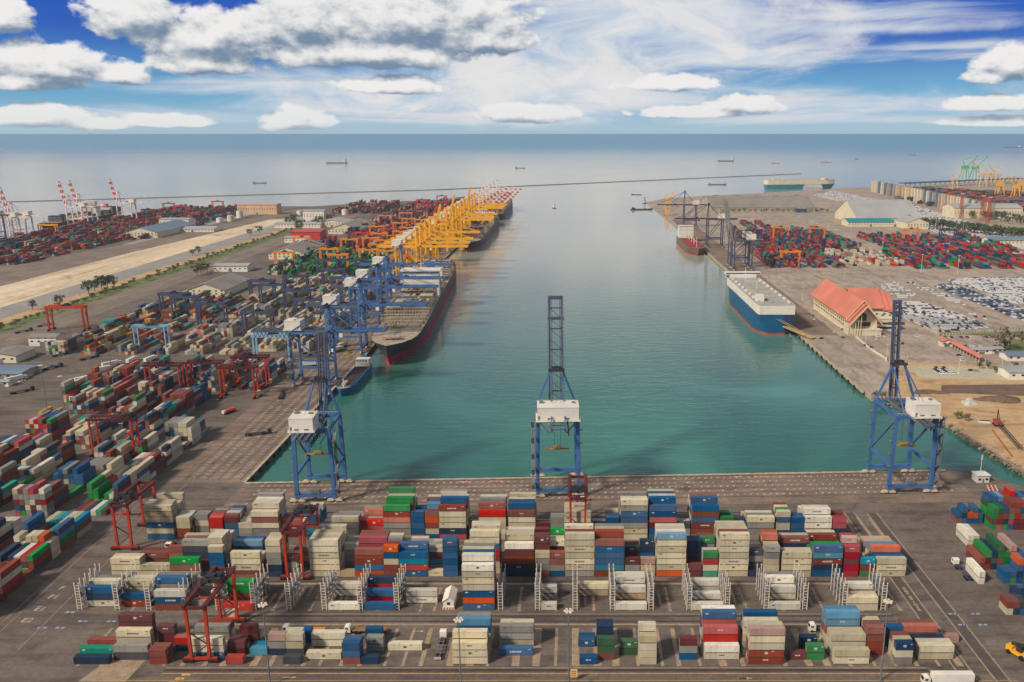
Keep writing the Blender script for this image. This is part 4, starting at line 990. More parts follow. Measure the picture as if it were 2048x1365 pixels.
rtg('light blue gantry crane at the front of the second yard', (-371.5, 700, 0), -math.pi / 2, span=26, m1=M_lblue, m2=M_dark, group='blue gantry cranes of the second yard')
rtg('light blue gantry crane beside the crossing near the long ship', (-259, 668, 0), -math.pi / 2, span=28, m1=M_lblue, m2=M_dark, group='blue gantry cranes of the second yard', fine=False)
for i, (x, y) in enumerate(((-421, 850), (-402, 835), (-362, 800), (-340, 905), (-302, 870), (-275, 950), (-246, 1000), (-303, 1010), (-303, 1090), (-360, 930), (-332, 1088), (-275, 820), (-246, 880), (-303, 760), (-332, 960), (-275, 1060))):
    rtg(f'dark blue gantry crane over the second yard, {ordw(i + 1)} counted inland from the long ship', (x, y, 0), -math.pi / 2, m1=M_cdblue, m2=M_dark, group='dark blue gantry cranes of the second yard', fine=False, span=26)
for i, (x, y) in enumerate(((-411, 1160), (-440, 1330), (-332, 1140), (-303, 1190), (-274, 1180), (-246, 1290), (-274, 1345), (-361, 1310), (-332, 1330), (-303, 1420), (-361, 1500), (-332, 1560), (-303, 1620), (-390, 1700), (-361, 1760), (-332, 1640), (-246, 1480), (-274, 1560), (-246, 1130), (-303, 1250), (-246, 1215), (-361, 1200), (-303, 1300), (-246, 1370), (-303, 1480), (-246, 1560), (-332, 1390), (-274, 1450), (-246, 1610))):
    rtg(f'orange gantry crane over the green and red yards, {ordw(i + 1)} of the scattered group', (x, y, 0), -math.pi / 2, m1=M_orange, m2=M_orange, group='orange gantry cranes', fine=False, span=25)
for i, (x, y) in enumerate(((-361, 1400), (-332, 1460), (-246, 1660), (-274, 1780), (-303, 1860), (-361, 1950), (-332, 2050), (-390, 2120), (-274, 2110), (-246, 2200), (-361, 2250), (-930, 1840), (-900, 1930), (-960, 2000), (-870, 2060))):
    rtg(f'red gantry crane among the purple stacks, {ordw(i + 1)} of the far group', (x, y, 0), -math.pi / 2, m1=M_cred, m2=M_cred, group='red gantry cranes of the far yards', fine=False, span=25)
q = G(82, 475); rtg('yellow gantry crane in the outer yard at the left', (q.x, q.y, 0), -math.pi / 2, m1=M_yell, m2=M_yell, fine=False, span=30)
for i, (x, y, mm, c) in enumerate(((290 - 5, 1170, M_orange, 'orange'), (330, 1345, M_cdblue, 'dark blue'), (375, 1380, M_cdblue, 'dark blue'), (290, 1440, M_cdblue, 'dark blue'), (405, 1470, M_orange, 'orange'), (560, 1450, M_orange, 'orange'), (618, 1440, M_cdblue, 'dark blue'), (345, 1480, M_orange, 'orange'), (820, 1310, M_orange, 'orange'))):
    rtg(f'{c} gantry crane in the right-hand container yard, {ordw(i + 1)} counted from the car carrier', (x, y, 0), -math.pi / 2, m1=mm, m2=mm, group='gantry cranes of the right yard', fine=False, span=25)
# ------------------------------------------------------------------ ships (local: bow towards +x, water line at z = 0)
def hull(L, B, D, boot, m_bot, m_top, m_deck, parent, flare=.16, bowlen=.2, sternlen=.1, rake=.03, sheer=.0, bulb=False, full_stern=.8, full_bow=3.2, stern_wl=.25):
    mb = MB(); N = 36; prof = []
    for i in range(N + 1):
        t = i / N; x = t * L
        e = max(0, (t - (1 - bowlen)) / bowlen); s_ = max(0, (sternlen - t) / sternlen)
        wl = (1 - e ** 1.7) * (1 - stern_wl * s_ ** 2); dk = (1 - e ** full_bow) * (1 - (1 - full_stern) * s_ ** 2)
        wl = max(wl, .015); dk = max(dk, .03)
        sh = sheer * (e ** 2)
        pts = []
        for z, f in ((-3.2, 0), (0, .0), (boot, boot / D), (D * .6, .6), (D + sh, 1)):
            w_ = (wl + (dk - wl) * f ** 1.3) * B / 2
            pts.append((x + rake * L * e * f, w_, z))
        prof.append(pts)
    K_ = len(prof[0]); vs = []
    for pts in prof:
        vs += [(p[0], -p[1], p[2]) for p in pts] + [(p[0], p[1], p[2]) for p in pts]
    fs = []; ms = []
    for i in range(N):
        a, b = i * 2 * K_, (i + 1) * 2 * K_
        for k in range(K_ - 1):
            mi = 0 if k < 2 else 1
            mb._add([vs[a + k], vs[b + k], vs[b + k + 1], vs[a + k + 1]], [(0, 1, 2, 3)], mi)
            mb._add([vs[b + K_ + k], vs[a + K_ + k], vs[a + K_ + k + 1], vs[b + K_ + k + 1]], [(0, 1, 2, 3)], mi)
    for k in range(K_ - 1):
        mb._add([vs[k], vs[k + 1], vs[K_ + k + 1], vs[K_ + k]], [(0, 1, 2, 3)], 0 if k < 2 else 1)
        o = N * 2 * K_
        mb._add([vs[o + k], vs[o + K_ + k], vs[o + K_ + k + 1], vs[o + k + 1]], [(0, 1, 2, 3)], 0 if k < 2 else 1)
    if bulb:
        for i in range(5):
            r0, r1 = (3.4, 3.6, 3.5, 3.0, 2.0, .4)[i:i + 2]
            mb.tube((L * .965 + i * 3.6, 0, -.3 - .05 * i), (L * .965 + (i + 1) * 3.6, 0, -.3), r0, 14, 0, r1)
    h = mb.build('hull', [m_bot, m_top], parent)
    d = MB()
    for i in range(N):
        a, b = prof[i][-1], prof[i + 1][-1]
        d.poly([(a[0], -a[1] * .985, a[2] - .25), (b[0], -b[1] * .985, b[2] - .25), (b[0], b[1] * .985, b[2] - .25), (a[0], a[1] * .985, a[2] - .25)])
    d.build('deck', m_deck, parent)
    return prof
M_hnavy = mat('hull_navy', (40, 44, 58), .5, 0, .15, .05, .2); M_hblack = mat('hull_charcoal', (58, 58, 64), .5, 0, .15, .05, .25)
M_hred = mat('hull_red_bottom', (168, 44, 62), .6, 0, .2, .06, .3); M_hblue = mat('hull_blue', (20, 86, 124), .45, 0, .12, .05, .12); M_hteal = mat('hull_teal', (34, 122, 136), .5, 0, .12, .05)
M_hblue2 = mat('barge_blue', (14, 104, 142), .5, 0, .15, .1, .2); M_hrust = mat('hull_rust_bottom', (170, 74, 52), .6, 0, .2, .1)
M_deck = mat('deck_tan', (168, 152, 130), .7, 0, .3, .2, .4); M_deckg = mat('deck_grey', (166, 162, 154), .65, 0, .2, .06, .3); M_hold = mat('dark_hold', (70, 52, 50), .8, 0, .3, .2)
M_hgrey = mat('hull_grey', (96, 108, 120), .5); M_hgreen = mat('deck_green', (72, 116, 84), .6)
def tiers(ship, name, x0, x1, y0, y1, z0, n, m, wm=None, taper=0.):
    mb = MB(); hh = 2.9
    for k in range(n): mb.box(x0 + k * taper, x1 - k * taper, y0, y1, z0 + k * hh, z0 + (k + 1) * hh - .12); mb.box(x0 + k * taper - .3, x1 - k * taper + .3, y0 - .3, y1 + .3, z0 + (k + 1) * hh - .12, z0 + (k + 1) * hh)
    o = mb.build(name, m, ship)
    for k in range(n):
        w_ = MB()
        j = y0 + 1.2
        while j < y1 - 1:
            w_.cbox((x1 - k * taper + .02, j, z0 + k * hh + 1.6), (.1, 1.0 if k < n - 1 else 1.7, .9)); w_.cbox((x0 + k * taper - .02, j, z0 + k * hh + 1.6), (.1, 1.0, .9)); j += 2.2
        if k in (n - 1, n - 3): w_.build('window_row', wm or M_glass, o)
    return o
def container_ship(label, xc_bow, y_bow, xc_st, y_st, B, m_top, m_bot, D=15, boot=4.8, house_at=.42, seed=1, fill=.8, big=False, cols='ccccwwarrbn'):
    L = math.hypot(xc_bow - xc_st, y_bow - y_st); rz = math.atan2(y_bow - y_st, xc_bow - xc_st)
    t = empty('container_ship', (xc_st, y_st, -3), rz, label, 'container ship')
    hull(L, B, D, boot, m_bot, m_top, M_deck, t, bulb=True, bowlen=.24, sheer=2.6, rake=.022, full_bow=6.5)
    hx = L * house_at
    tiers(t, 'deckhouse', hx, hx + 13, -B * .46, B * .46, D, 9 if big else 7, M_white)
    m = MB(); m.box(hx - 2.5, hx + 15.5, -B * .5 - .6, B * .5 + .6, D + (26.2 if big else 20.4), D + (27.6 if big else 21.8)); m.build('bridge_wing', M_white, t)
    m = MB(); m.tube((hx + 6, 0, D + 26), (hx + 6, 0, D + 38), .5, 8, 0, .25); m.cbox((hx + 6, 0, D + 33), (.6, 6, .4)); m.build('radar_mast', M_white, t)
    fx = hx - L * .20
    tiers(t, 'engine_casing', fx, fx + 11, -B * .32, B * .32, D, 5, M_white)
    m = MB(); m.box(fx + 1.5, fx + 8, -4, 4, D + 14.5, D + 22); m.build('funnel', M_cblue if big else M_cred, t)
    # hatch covers and lashing bridges of every bay, containers here and there
    mh = MB(); r = random.Random(seed); nb = int((L * .86) / 15); cr, sr = math.cos(rz), math.sin(rz)
    for i in range(nb):
        x = L * .03 + i * 15
        if hx - 5 < x + 6 < hx + 17 or fx - 5 < x + 6 < fx + 15: continue
        tt = (x + 14) / L; e = max(0, (tt - .76) / .24); bw = B * (1 - e ** 2.6) * .9
        if bw < 10: continue
        for k in range(3): mh.box(x, x + 12.4, -bw / 2 + k * bw / 3 + .4, -bw / 2 + (k + 1) * bw / 3 - .4, D - .2, D + 1.5)
        lb = MB(); ny = max(3, int(bw / 2.55)) + 1
        for j in range(ny):
            y = -bw / 2 + j * bw / (ny - 1); lb.beam((x + 13.3, y, D - .2), (x + 13.3, y, D + 9.4), .34)
        for z in (3.6, 6.6, 9.4): lb.beam((x + 13.3, -bw / 2, D + z), (x + 13.3, bw / 2, D + z), 1.0, .3)
        lb.build('lashing_bridge', M_deck, t)
        if r.random() < fill:
            nc = int(bw / 2.55); n = r.randint(2, 5); cw = ''.join(r.choice(cols) for _ in range(4))
            a0, a1 = (0, nc) if r.random() < .6 else (0, nc // 2)
            for j in range(a0, a1):
                for k in range(max(1, n + r.choice((-1, 0, 0)))):
                    lx, ly = x + 6.2, -bw / 2 + 1.4 + j * 2.55
                    CONT.append(dict(x=xc_st + lx * cr - ly * sr, y=y_st + lx * sr + ly * cr, z=-3 + D + 1.55 + k * CH, rz=math.pi / 2, L=L40, c=r.choice(cw + cols[:3]), words=None, reefer=False, near=False))
    mh.build('hatch_covers', M_deck, t)
    m = MB(); m.box(L * .955, L * .97, -7, 7, D + 3, D + 4.2); m.tube((L * .98, 0, D + 2), (L * .98, 0, D + 13), .35, 8)
    for q in (-4.5, 4.5): m.tube((L * .945, q - 1.4, D + 3.4), (L * .945, q + 1.4, D + 3.4), 1.2, 10)
    m.build('windlass', M_deck, t)
    return t
container_ship('long charcoal container ship with a red bottom along the left quay', -151, 668, -175.5, 1118, 41, M_hblack, M_hred, D=16, boot=7.4, house_at=.48, seed=4, fill=.34, big=True, cols='ccccwwrrca')
container_ship('navy container ship moored under the yellow cranes', -172, 1350, -174, 1790, 36, M_hnavy, M_hred, D=14, boot=3.0, house_at=.30, seed=8, fill=.6, cols='nnmcrabR')
container_ship('dark container ship at the far end of the left quay', -174, 1850, -174, 2190, 34, M_hnavy, M_hnavy, D=13, boot=3.5, house_at=.3, seed=9, fill=.9, cols='ccwwwp')
q = G(225, 436); container_ship('dark laden container ship moored at the outer shore between white cranes', -1035, 1660, -1030, 1930, 34, M_hnavy, M_hred, D=12, boot=2, house_at=.35, seed=12, fill=1., cols='nnbmd')
def car_carrier(label, xs, ys, xb, yb, B, D, band, m_low, m_up, m_boot, ramp=True, ext=True):
    L = math.hypot(xb - xs, yb - ys); rz = math.atan2(yb - ys, xb - xs)
    t = empty('car_carrier', (xs, ys, -3), rz, label, 'car carrier')
    hull(L, B, band, 1.6, m_boot, m_low, m_low, t, bowlen=.26, sternlen=.13, rake=.06, full_stern=.93, stern_wl=.55)
    # white upper works follow the hull
    mb = MB(); N = 30; rows = []
    for i in range(N + 1):
        tt = i / N; e = max(0, (tt - .80) / .20); s_ = max(0, (.05 - tt) / .05)
        hw = B / 2 * (1 - .60 * e ** 2.4) * (1 - .06 * s_ ** 2); x = tt * L * (1.0 + .035)
        rows.append((x, hw))
    z0, z1 = band - .3, D
    for (xa, ha), (xb_, hb) in zip(rows, rows[1:]):
        mb.poly([(xa, -ha, z0), (xb_, -hb, z0), (xb_, -hb, z1), (xa, -ha, z1)]); mb.poly([(xb_, hb, z0), (xa, ha, z0), (xa, ha, z1), (xb_, hb, z1)])
    xa, ha = rows[0]; mb.poly([(xa, ha, z0), (xa, -ha, z0), (xa, -ha, z1), (xa, ha, z1)]); xa, ha = rows[-1]; mb.poly([(xa, -ha, z0), (xa, ha, z0), (xa, ha, z1), (xa, -ha, z1)])
    mb.build('upper_works', m_up, t)
    d = MB()
    for (xa, ha), (xb_, hb) in zip(rows, rows[1:]): d.poly([(xa, -ha * .97, z1 - .25), (xb_, -hb * .97, z1 - .25), (xb_, hb * .97, z1 - .25), (xa, ha * .97, z1 - .25)])
    d.build('weather_deck', M_deckg, t)
    br = MB(); br.box(L * .86, L * .915, -B * .42, B * .42, z1 - .2, z1 + 3.2); br.box(L * .865, L * .91, -B * .56, B * .56, z1 + 3.2, z1 + 5.6); brd = br.build('bridge', m_up, t)
    w_ = MB(); w_.box(L * .91, L * .911, -B * .54, B * .54, z1 + 4, z1 + 5.1); w_.box(L * .864, L * .865, -B * .54, B * .54, z1 + 4, z1 + 5.1); w_.build('window_row', M_glass, brd)
    f = MB(); f.box(L * .12, L * .17, B * .22, B * .42, z1 - .2, z1 + 5.5); f.build('funnel', m_up, t)
    ms_ = MB(); ms_.tube((L * .8, 0, z1), (L * .8, 0, z1 + 13), .3, 6); ms_.tube((L * .45, 2, z1), (L * .45, 2, z1 + 9), .2, 6); ms_.cbox((L * .8, 0, z1 + 9), (.3, 4, .3)); ms_.build('mast', m_up, t)
    if ext:
        rr = random.Random(3)
        for i in range(16):
            x = L * (.08 + .047 * i); s_ = (-1, 1)[i % 2]
            v = MB(); v.cbox((x, s_ * B * .40, z1 + .8), (rr.uniform(2, 6), 2.2, 1.8)); v.build('vent_housing', m_up, t)
        for i in range(9): v = MB(); v.cbox((L * (.1 + .08 * i), rr.uniform(-6, 6), z1 + .3), (rr.uniform(2, 5), rr.uniform(1, 3), .8)); v.build('deck_hatch', M_conc, t)
        w_ = MB()
        for i in range(4): w_.box(L * (.16 + .17 * i), L * (.16 + .17 * i) + .3, -B * .46, B * .46, z1 - .24, z1 + .1)
        w_.box(L * .05, L * .8, -B * .12, -B * .10, z1 - .24, z1 + .06); w_.box(L * .05, L * .8, B * .2, B * .215, z1 - .24, z1 + .06)
        w_.build('deck_seam', M_conc, t)
        lb = MB(); r_ = rows[4:22]
        for (xa, ha) in r_[::6]: lb.cbox((xa, -ha - .25, z1 - 2.2), (8, .9, 2.4)); 
        lb.build('lifeboat', m_up, t)
        sl = MB(); sl.box(-.12, -.02, -B * .46, -B * .2, 2.5, band - .5); sl.build('stern_door', mat('stern_door_blue', (44, 62, 88), .6), t)
    if ramp:
        rm = MB(); rm.beam((0, -B * .22, 8), (-32, -B * .74, 4.2), 6.0, .7); rm.beam((0, B * .02, 15), (-18, -B * .52, 6.2), .3); rm.beam((0, -B * .06, 15), (-20, -B * .6, 6.2), .3)
        rm.build('stern_ramp', mat('ramp_ochre', (176, 152, 96), .6, 0, .2, .3), t)
    return t
car_carrier('blue and white car carrier moored at the right quay with its stern towards us', 188.6, 776, 187, 962, 35, 27.5, 19.2, M_hblue, M_white, M_hrust)
car_carrier('white and teal car carrier far off behind the long grey shed', 642, 2905, 878, 2960, 34, 32, 17, M_hteal, mat('far_ship_cream', (226, 208, 176), .5), M_hteal, ramp=False, ext=False)
def small_ship(label, name, cat, x, y, L, B, rz, m_top, m_bot, m_house, D=6, hpos=.08, deckm=None, tall=4, extra=None, group=None):
    t = empty(name, (x, y, -3), rz, label, cat, group)
    hull(L, B, D, 1.4, m_bot, m_top, deckm or M_deck, t, bowlen=.25, sternlen=.12, rake=.03, sheer=1.5)
    tiers(t, 'deckhouse', L * hpos, L * hpos + max(6, L * .09), -B * .4, B * .4, D, tall, m_house)
    m = MB(); m.box(L * hpos - L * .03 + .5, L * hpos + .3, -B * .15, B * .15, D, D + tall * 2.9 + 2); m.build('funnel', m_top, t)
    m = MB(); m.tube((L * .9, 0, D), (L * .9, 0, D + tall * 2.2 + 2), .35, 6); m.build('mast', m_house, t)
    if extra: extra(t, L, B, D)
    return t
def red_deck(t, L, B, D):
    m = MB()
    for i in range(4): m.box(L * (.26 + .155 * i), L * (.37 + .155 * i), -B * .36, B * .36, D - .2, D + 2.4)
    m.build('hatch', M_hred, t)
    for i, x in enumerate((.24, .40, .56, .72)):
        m = MB(); m.tube((L * x, 0, D), (L * x, 0, D + 11), .7, 8); m.beam((L * x, 0, D + 9), (L * x + 12, 3, D + 6), .6); m.build('deck_crane', M_cream, t)
small_ship('red cargo ship with a white deckhouse moored at the right quay', 'cargo_ship', 'cargo ship', 190, 1480, 172, 31, -math.pi / 2, mat('hull_grey_red', (120, 92, 84), .5), M_hred, M_white, D=10, hpos=.06, tall=7, deckm=M_hgreen, extra=red_deck)
def barge_deck(t, L, B, D):
    m = MB(); m.box(L * .2, L * .88, -B * .36, B * .36, D - .24, D - .1); m.build('hold', M_hold, t)
    m = MB()
    for s_ in (-1, 1): m.beam((L * .18, s_ * B * .38, D + .3), (L * .9, s_ * B * .38, D + .3), .35, 1.0)
    for x in (.19, .89): m.beam((L * x, -B * .38, D + .3), (L * x, B * .38, D + .3), .35, 1.0)
    m.build('coaming', M_hblue2, t)
    m = MB(); m.cbox((L * .8, -1, D + .8), (9, 3, 1.8)); m.build('cargo_box', M_conc, t)
small_ship('small blue barge moored between the left quay and the bow of the long ship', 'barge', 'barge', -167.3, 656, 74, 12.5, -math.pi / 2, M_hblue2, M_hblue2, M_white, D=5, hpos=.05, tall=2, extra=barge_deck)
def sea(label, u, v, lpx, rz, mt, mbt, house, hp=.08, tall=5, name='cargo_ship', cat='ship', B=None):
    p = G(u, v, -3); L = lpx / F * (p.y * math.cos(TH) + H * math.sin(TH)); c, s_ = math.cos(rz), math.sin(rz)
    small_ship(label, name, cat, p.x - L / 2 * c, p.y - L / 2 * s_, L, B or L * .16, rz, mt, mbt, house, D=max(1.5, L * .045), hpos=hp, tall=tall, group='ships out at sea')
M_hgr = M_hgrey
sea('grey cargo ship with a white deckhouse, out at sea left of centre', 674, 327, 42, math.pi, M_hgr, M_hgr, M_white, tall=7)
sea('dark low barge on the sea, above the left container yards', 519, 367, 26, .2, M_hgr, M_hgr, M_hgr, tall=1, name='barge', cat='barge')
sea('pale low ship on the calm sea above the white quay cranes', 1040, 337, 20, 0, M_hgr, M_hgr, M_hgr, tall=2)
sea('dark cargo ship with a tall cream deckhouse, largest on the right sea', 1452, 323, 32, math.pi, M_hnavy, M_hgr, M_white, tall=12)
sea('small red and white ship right of the cream deckhouse ship', 1551, 327, 16, math.pi, M_hred, M_hred, M_white, tall=5)
sea('red tanker low in the water above the far car carrier', 1652, 325, 20, math.pi, M_hred, M_hred, M_white, tall=5)
sea('tiny dark boat between the red tanker and a pale ship', 1714, 319, 7, 0, M_hnavy, M_hnavy, M_hgr, tall=3, name='boat', cat='boat')
sea('small pale ship far out on the right sea', 1828, 311, 19, math.pi, M_hgr, M_hgr, M_white, tall=4)
sea('long pink ship on the horizon at the right photo edge', 2026, 296, 34, math.pi, M_hred, M_hred, M_white, tall=7)
sea('flat pale barge just outside the right pier head', 1434, 370, 36, 0, M_hgr, M_hgr, M_conc, tall=1, name='barge', cat='barge')
sea('small dark tug with a wake in the middle of the basin mouth', 1108, 417, 13, 2.2, M_hnavy, M_hnavy, M_white, tall=2, name='tug', cat='tug', hp=.4)
sea('small white tug off the right pier head', 1273, 390, 20, 3.0, M_hnavy, M_hnavy, M_white, tall=1, name='tug', cat='tug', hp=.4)
sea('dark flat barge moored off the right pier head', 1283, 420, 44, .15, M_hnavy, M_hnavy, M_hnavy, tall=1, name='barge', cat='barge')
sea('white survey ship with masts moored at the right pier head', 1290, 407, 26, 1.2, M_hgr, M_hred, M_white, tall=5, hp=.3)
# floating dark line across the bay: a low breakwater
mb = MB(); a, b, c = G(0, 405, -3), G(880, 380, -3), G(1602, 348, -3)
mb.beam((a.x, a.y, -2.3), (b.x, b.y, -2.3), 2.4, 2.0); mb.beam((b.x, b.y, -2.3), (c.x, c.y, -2.3), 3.2, 2.2)
tag(mb.build('floating_breakwater', mat('breakwater_brown', (138, 120, 116), .8)), 'thin dark breakwater line crossing the whole bay', 'breakwater')
# ------------------------------------------------------------------ reefer racks
def rack(label, x, y):
    t = empty('reefer_rack', (x, y, 0), 0, label, 'steel rack', 'reefer racks between the containers')
    for sx_ in (-.85, .85):
        m = MB()
        for k in range(5):
            m.beam((sx_, k * 3.7, 0), (sx_, k * 3.7, 11.6 if k % 2 == 0 else 11.2), .24, .24); m.cbox((sx_, k * 3.7, 11.5), (.36, .36, .5))
        m.build('post', M_lsteel, t)
    for z in (2.7, 5.4, 8.1):
        m = MB(); m.box(-.75, .75, .05, 14.9, z, z + .1)
        for sx_ in (-.85, .85): m.beam((sx_, 0, z + 1.05), (sx_, 14.8, z + 1.05), .09); m.beam((sx_, 0, z + .05), (sx_, 14.8, z + .05), .2)
        m.build('walkway', M_steel, t)
    m = MB()
    for i in range(9): m.beam((-.85, -.05, .9 + i * 1.2), (.85, -.05, .9 + i * 1.2), .13)
    m.build('ladder', M_lsteel, t)
    m = MB()
    for k in range(4):
        m.beam((0, k * 3.7 + .4, 2.8), (0, k * 3.7 + 3.3, 5.3), .14)
        m.cbox((0, k * 3.7 + 1.8, 6.2), (.5, .9, 1.1))
    m.build('socket_panel', M_dark, t)
    return t
RX = [160, 235, 298, 368, 437, 508, 578, 649, 721, 794, 1001, 1075, 1150, 1225, 1302, 1378, 1454, 1532, 1609, 1688, 1766]
for i, u in enumerate(RX):
    rack(f'pale steel reefer rack with ladder, {ordw(i + 1)} from the left in the rack block', X_at(u, 296.3), 296.4)

# ------------------------------------------------------------------ vehicles
def truck(label, loc, rz, L=12.5, cabc=None, load=None, cat='truck', fine=True, gooseneck=None):
    """tractor with semi-trailer; local +x is forward, origin under the trailer's rear"""
    t = empty('container_truck', loc, rz, label, cat)
    cm = cabc or M_white
    m = MB(); x0 = L + 1.0
    prof = [(x0 - .3, .7), (x0 + 2.1, .7), (x0 + 2.15, 1.9), (x0 + 1.75, 3.1), (x0 + .2, 3.3), (x0 - .3, 3.0)]
    n = len(prof); vs = [(a, -1.22, b) for a, b in prof] + [(a, 1.22, b) for a, b in prof]
    m._add(vs, [tuple(range(n))[::-1], tuple(range(n, 2 * n))] + [(i, (i + 1) % n, n + (i + 1) % n, n + i) for i in range(n)], 0)
    cb = m.build('cab', cm, t)
    m = MB(); m._add([(x0 + 2.17, -1.05, 1.95), (x0 + 2.17, 1.05, 1.95), (x0 + 1.83, 1.0, 2.95), (x0 + 1.83, -1.0, 2.95), (x0 + 2.10, -1.05, 1.9), (x0 + 2.10, 1.05, 1.9), (x0 + 1.76, 1.0, 3.0), (x0 + 1.76, -1.0, 3.0)], [(0, 1, 2, 3), (1, 0, 4, 5), (3, 2, 6, 7), (0, 3, 7, 4), (2, 1, 5, 6)], 0)
    m.build('windscreen', M_glass, cb)
    m = MB(); m.box(x0 + .5, x0 + 1.5, -1.25, -1.21, 1.95, 2.7); m.box(x0 + .5, x0 + 1.5, 1.21, 1.25, 1.95, 2.7); m.build('side_window', M_glass, cb)
    m = MB(); m.box(x0 - 4.2, x0 + 1.8, -.45, .45, .65, .95); m.build('tractor_frame', M_dark, t)
    m = MB()
    for s_ in (-.75, .75): m.beam((.1, s_, 1.28), (L, s_, 1.28), .22, .32)
    for k in range(6): m.beam((.4 + k * (L - .8) / 5, -1.2, 1.3), (.4 + k * (L - .8) / 5, 1.2, 1.3), .25, .22)
    if load == 'flat': m.box(0, L, -1.24, 1.24, 1.42, 1.56)
    m.build('trailer', gooseneck or M_dark, t)
    wm = MB(); wm.tube((0, -.26, .52), (0, .26, .52), .52, 12); wme = None
    for x in (.9, 2.2, 3.5, x0 - 3.3, x0 - 2.1, x0 + 1.1):
        for s_ in (-1, 1):
            if wme is None: wme = wm.build('wheel', M_tyre, t, (x, s_ * .98, 0))
            else: k = wme.copy(); COL.objects.link(k); k.parent = t; k.location = (x, s_ * .98, 0)
    if load == 'box':
        m = MB(); m.box(.05, L - .05, -1.22, 1.22, 1.5, 4.25); m.build('box_body', M_white, t)
    if load == 'stripe':
        m = MB(); m.box(-.15, -.02, -1.25, 1.25, .55, 1.35); m.build('rear_board', [M_white], t)
        m = MB()
        for q in range(4): m.poly([(-.16, -1.2 + q * .62, .58), (-.16, -.9 + q * .62, .58), (-.16, -.65 + q * .62, 1.32), (-.16, -.95 + q * .62, 1.32)])
        m.build('red_stripes', M_cred, t)
    return t
q = G(553, 1266); truck('white truck with an orange flatbed on the lane behind the front block, left of two', (q.x + 18, q.y, 0), math.pi, load='flat', gooseneck=M_orange)
q = G(682, 1266); truck('white truck with an empty brown flatbed on the lane behind the front block', (q.x + 17, q.y, 0), math.pi, load='flat', gooseneck=mat('rusty_flatbed', (150, 108, 70), .7, 0, .3, .5))
q = G(1612, 1262); truck('white truck half hidden behind the cream stacks of the front block', (q.x + 16.5, q.y, 0), math.pi, load='flat', gooseneck=M_dark)
q = G(875, 1322); truck('white truck seen from behind with an empty flatbed and striped rear board', (q.x, q.y, 0), math.pi / 2, load='stripe', gooseneck=M_steel)
q = G(1940, 1164); truck('white truck with an empty dark trailer beside the two cream stacks', (q.x, q.y, 0), math.pi / 2, L=12.5, gooseneck=M_cdblue)
q = G(344, 1098); truck('white truck cab coming out from the rear block at its left end', (q.x - 1, q.y + 14, 0), -math.pi / 2, gooseneck=M_dark)
q = G(1815, 1370); truck('white truck carrying a white box at the bottom right photo edge', (q.x + 22, q.y + .5, 0), math.pi, load='box', L=14)
# white hut with a striped board between the rack block and the tall stack
q = G(897, 1220); t = empty('lane_hut', (q.x, q.y, 0), 0, 'small white gabled hut with a red striped board beside the tallest stack', 'hut')
m = MB(); m.box(-2.1, 2.1, .4, 9.5, .5, 3.4); m.poly([(-2.1, .4, 3.4), (2.1, .4, 3.4), (0, .4, 4.9)]); m.poly([(2.1, 9.5, 3.4), (-2.1, 9.5, 3.4), (0, 9.5, 4.9)]); m.build('wall', M_white, t)
m = MB(); m.gable(-2.1, 2.1, .4, 9.5, 3.45, 5.1, .35, .15, axis='y'); m.build('roof', M_white, t)
m = MB(); m.box(-.6, .6, .32, .42, 1.9, 3.0); m.build('window', M_glass, t)
m = MB(); m.box(-2.3, 2.3, 0, .4, 0, 1.1); m.box(-2.2, 2.2, .4, 9.6, 0, .5); bd = m.build('base', M_white, t)
m = MB()
for k in range(4): m.poly([(-2.1 + k * 1.12, -.01, .05), (-1.55 + k * 1.12, -.01, .05), (-1.1 + k * 1.12, -.01, 1.05), (-1.65 + k * 1.12, -.01, 1.05)])
m.build('red_stripes', M_cred, bd)
# gate sign board at the bottom edge
q = G(1148, 1361); t = empty('lane_sign', (q.x, q.y, 0), 0, 'small yellow lane sign at the bottom photo edge below the lamp post', 'sign')
m = MB(); m.box(-1.15, 1.15, -.08, .08, 1.2, 4.2); m.build('board', mat('sign_yellow', (226, 190, 120), .6), t)
m = MB(); m.tube((-.8, .15, 0), (-.8, .15, 4), .08, 6); m.tube((.8, .15, 0), (.8, .15, 4), .08, 6); m.build('post', M_steel, t)
m = MB()
for r_ in range(3):
    for k in range(3): m.box(-.8 + k * .58, -.42 + k * .58, -.1, -.085, 1.6 + r_ * .8, 2.1 + r_ * .8)
m.build('red_symbols', M_cred, t)
# yellow reach stacker
q = G(2036, 1312); t = empty('reach_stacker', (q.x, q.y, 0), R(-62), 'yellow reach stacker with a raised dark boom at the right photo edge', 'reach stacker')
m = MB(); m.box(-3.6, 3.4, -1.6, 1.6, .9, 2.0); m.box(-3.9, -1.6, -1.7, 1.7, 1.2, 3.0); m.build('body', M_yell, t)
m = MB(); m.box(-.6, 1.4, -.8, .8, 2, 4.1); cb = m.build('cab', M_dark, t)
m = MB(); m.box(1.4, 1.46, -.7, .7, 2.6, 3.9); m.build('window', M_glass, cb)
m = MB(); m.beam((-2.8, 0, 3.6), (5.5, 0, 6.2), .9, .9); m.build('boom', M_dark, t)
m = MB(); m.box(5.2, 6.2, -3.1, 3.1, 4.9, 5.6); m.build('spreader', M_dark, t)
for x, r_ in ((2.4, .95), (-2.6, .8)):
    for s_ in (-1, 1): m = MB(); m.tube((x, s_ * 1.35, r_), (x, s_ * 2.1, r_), r_, 14); m.build('wheel', M_tyre, t)
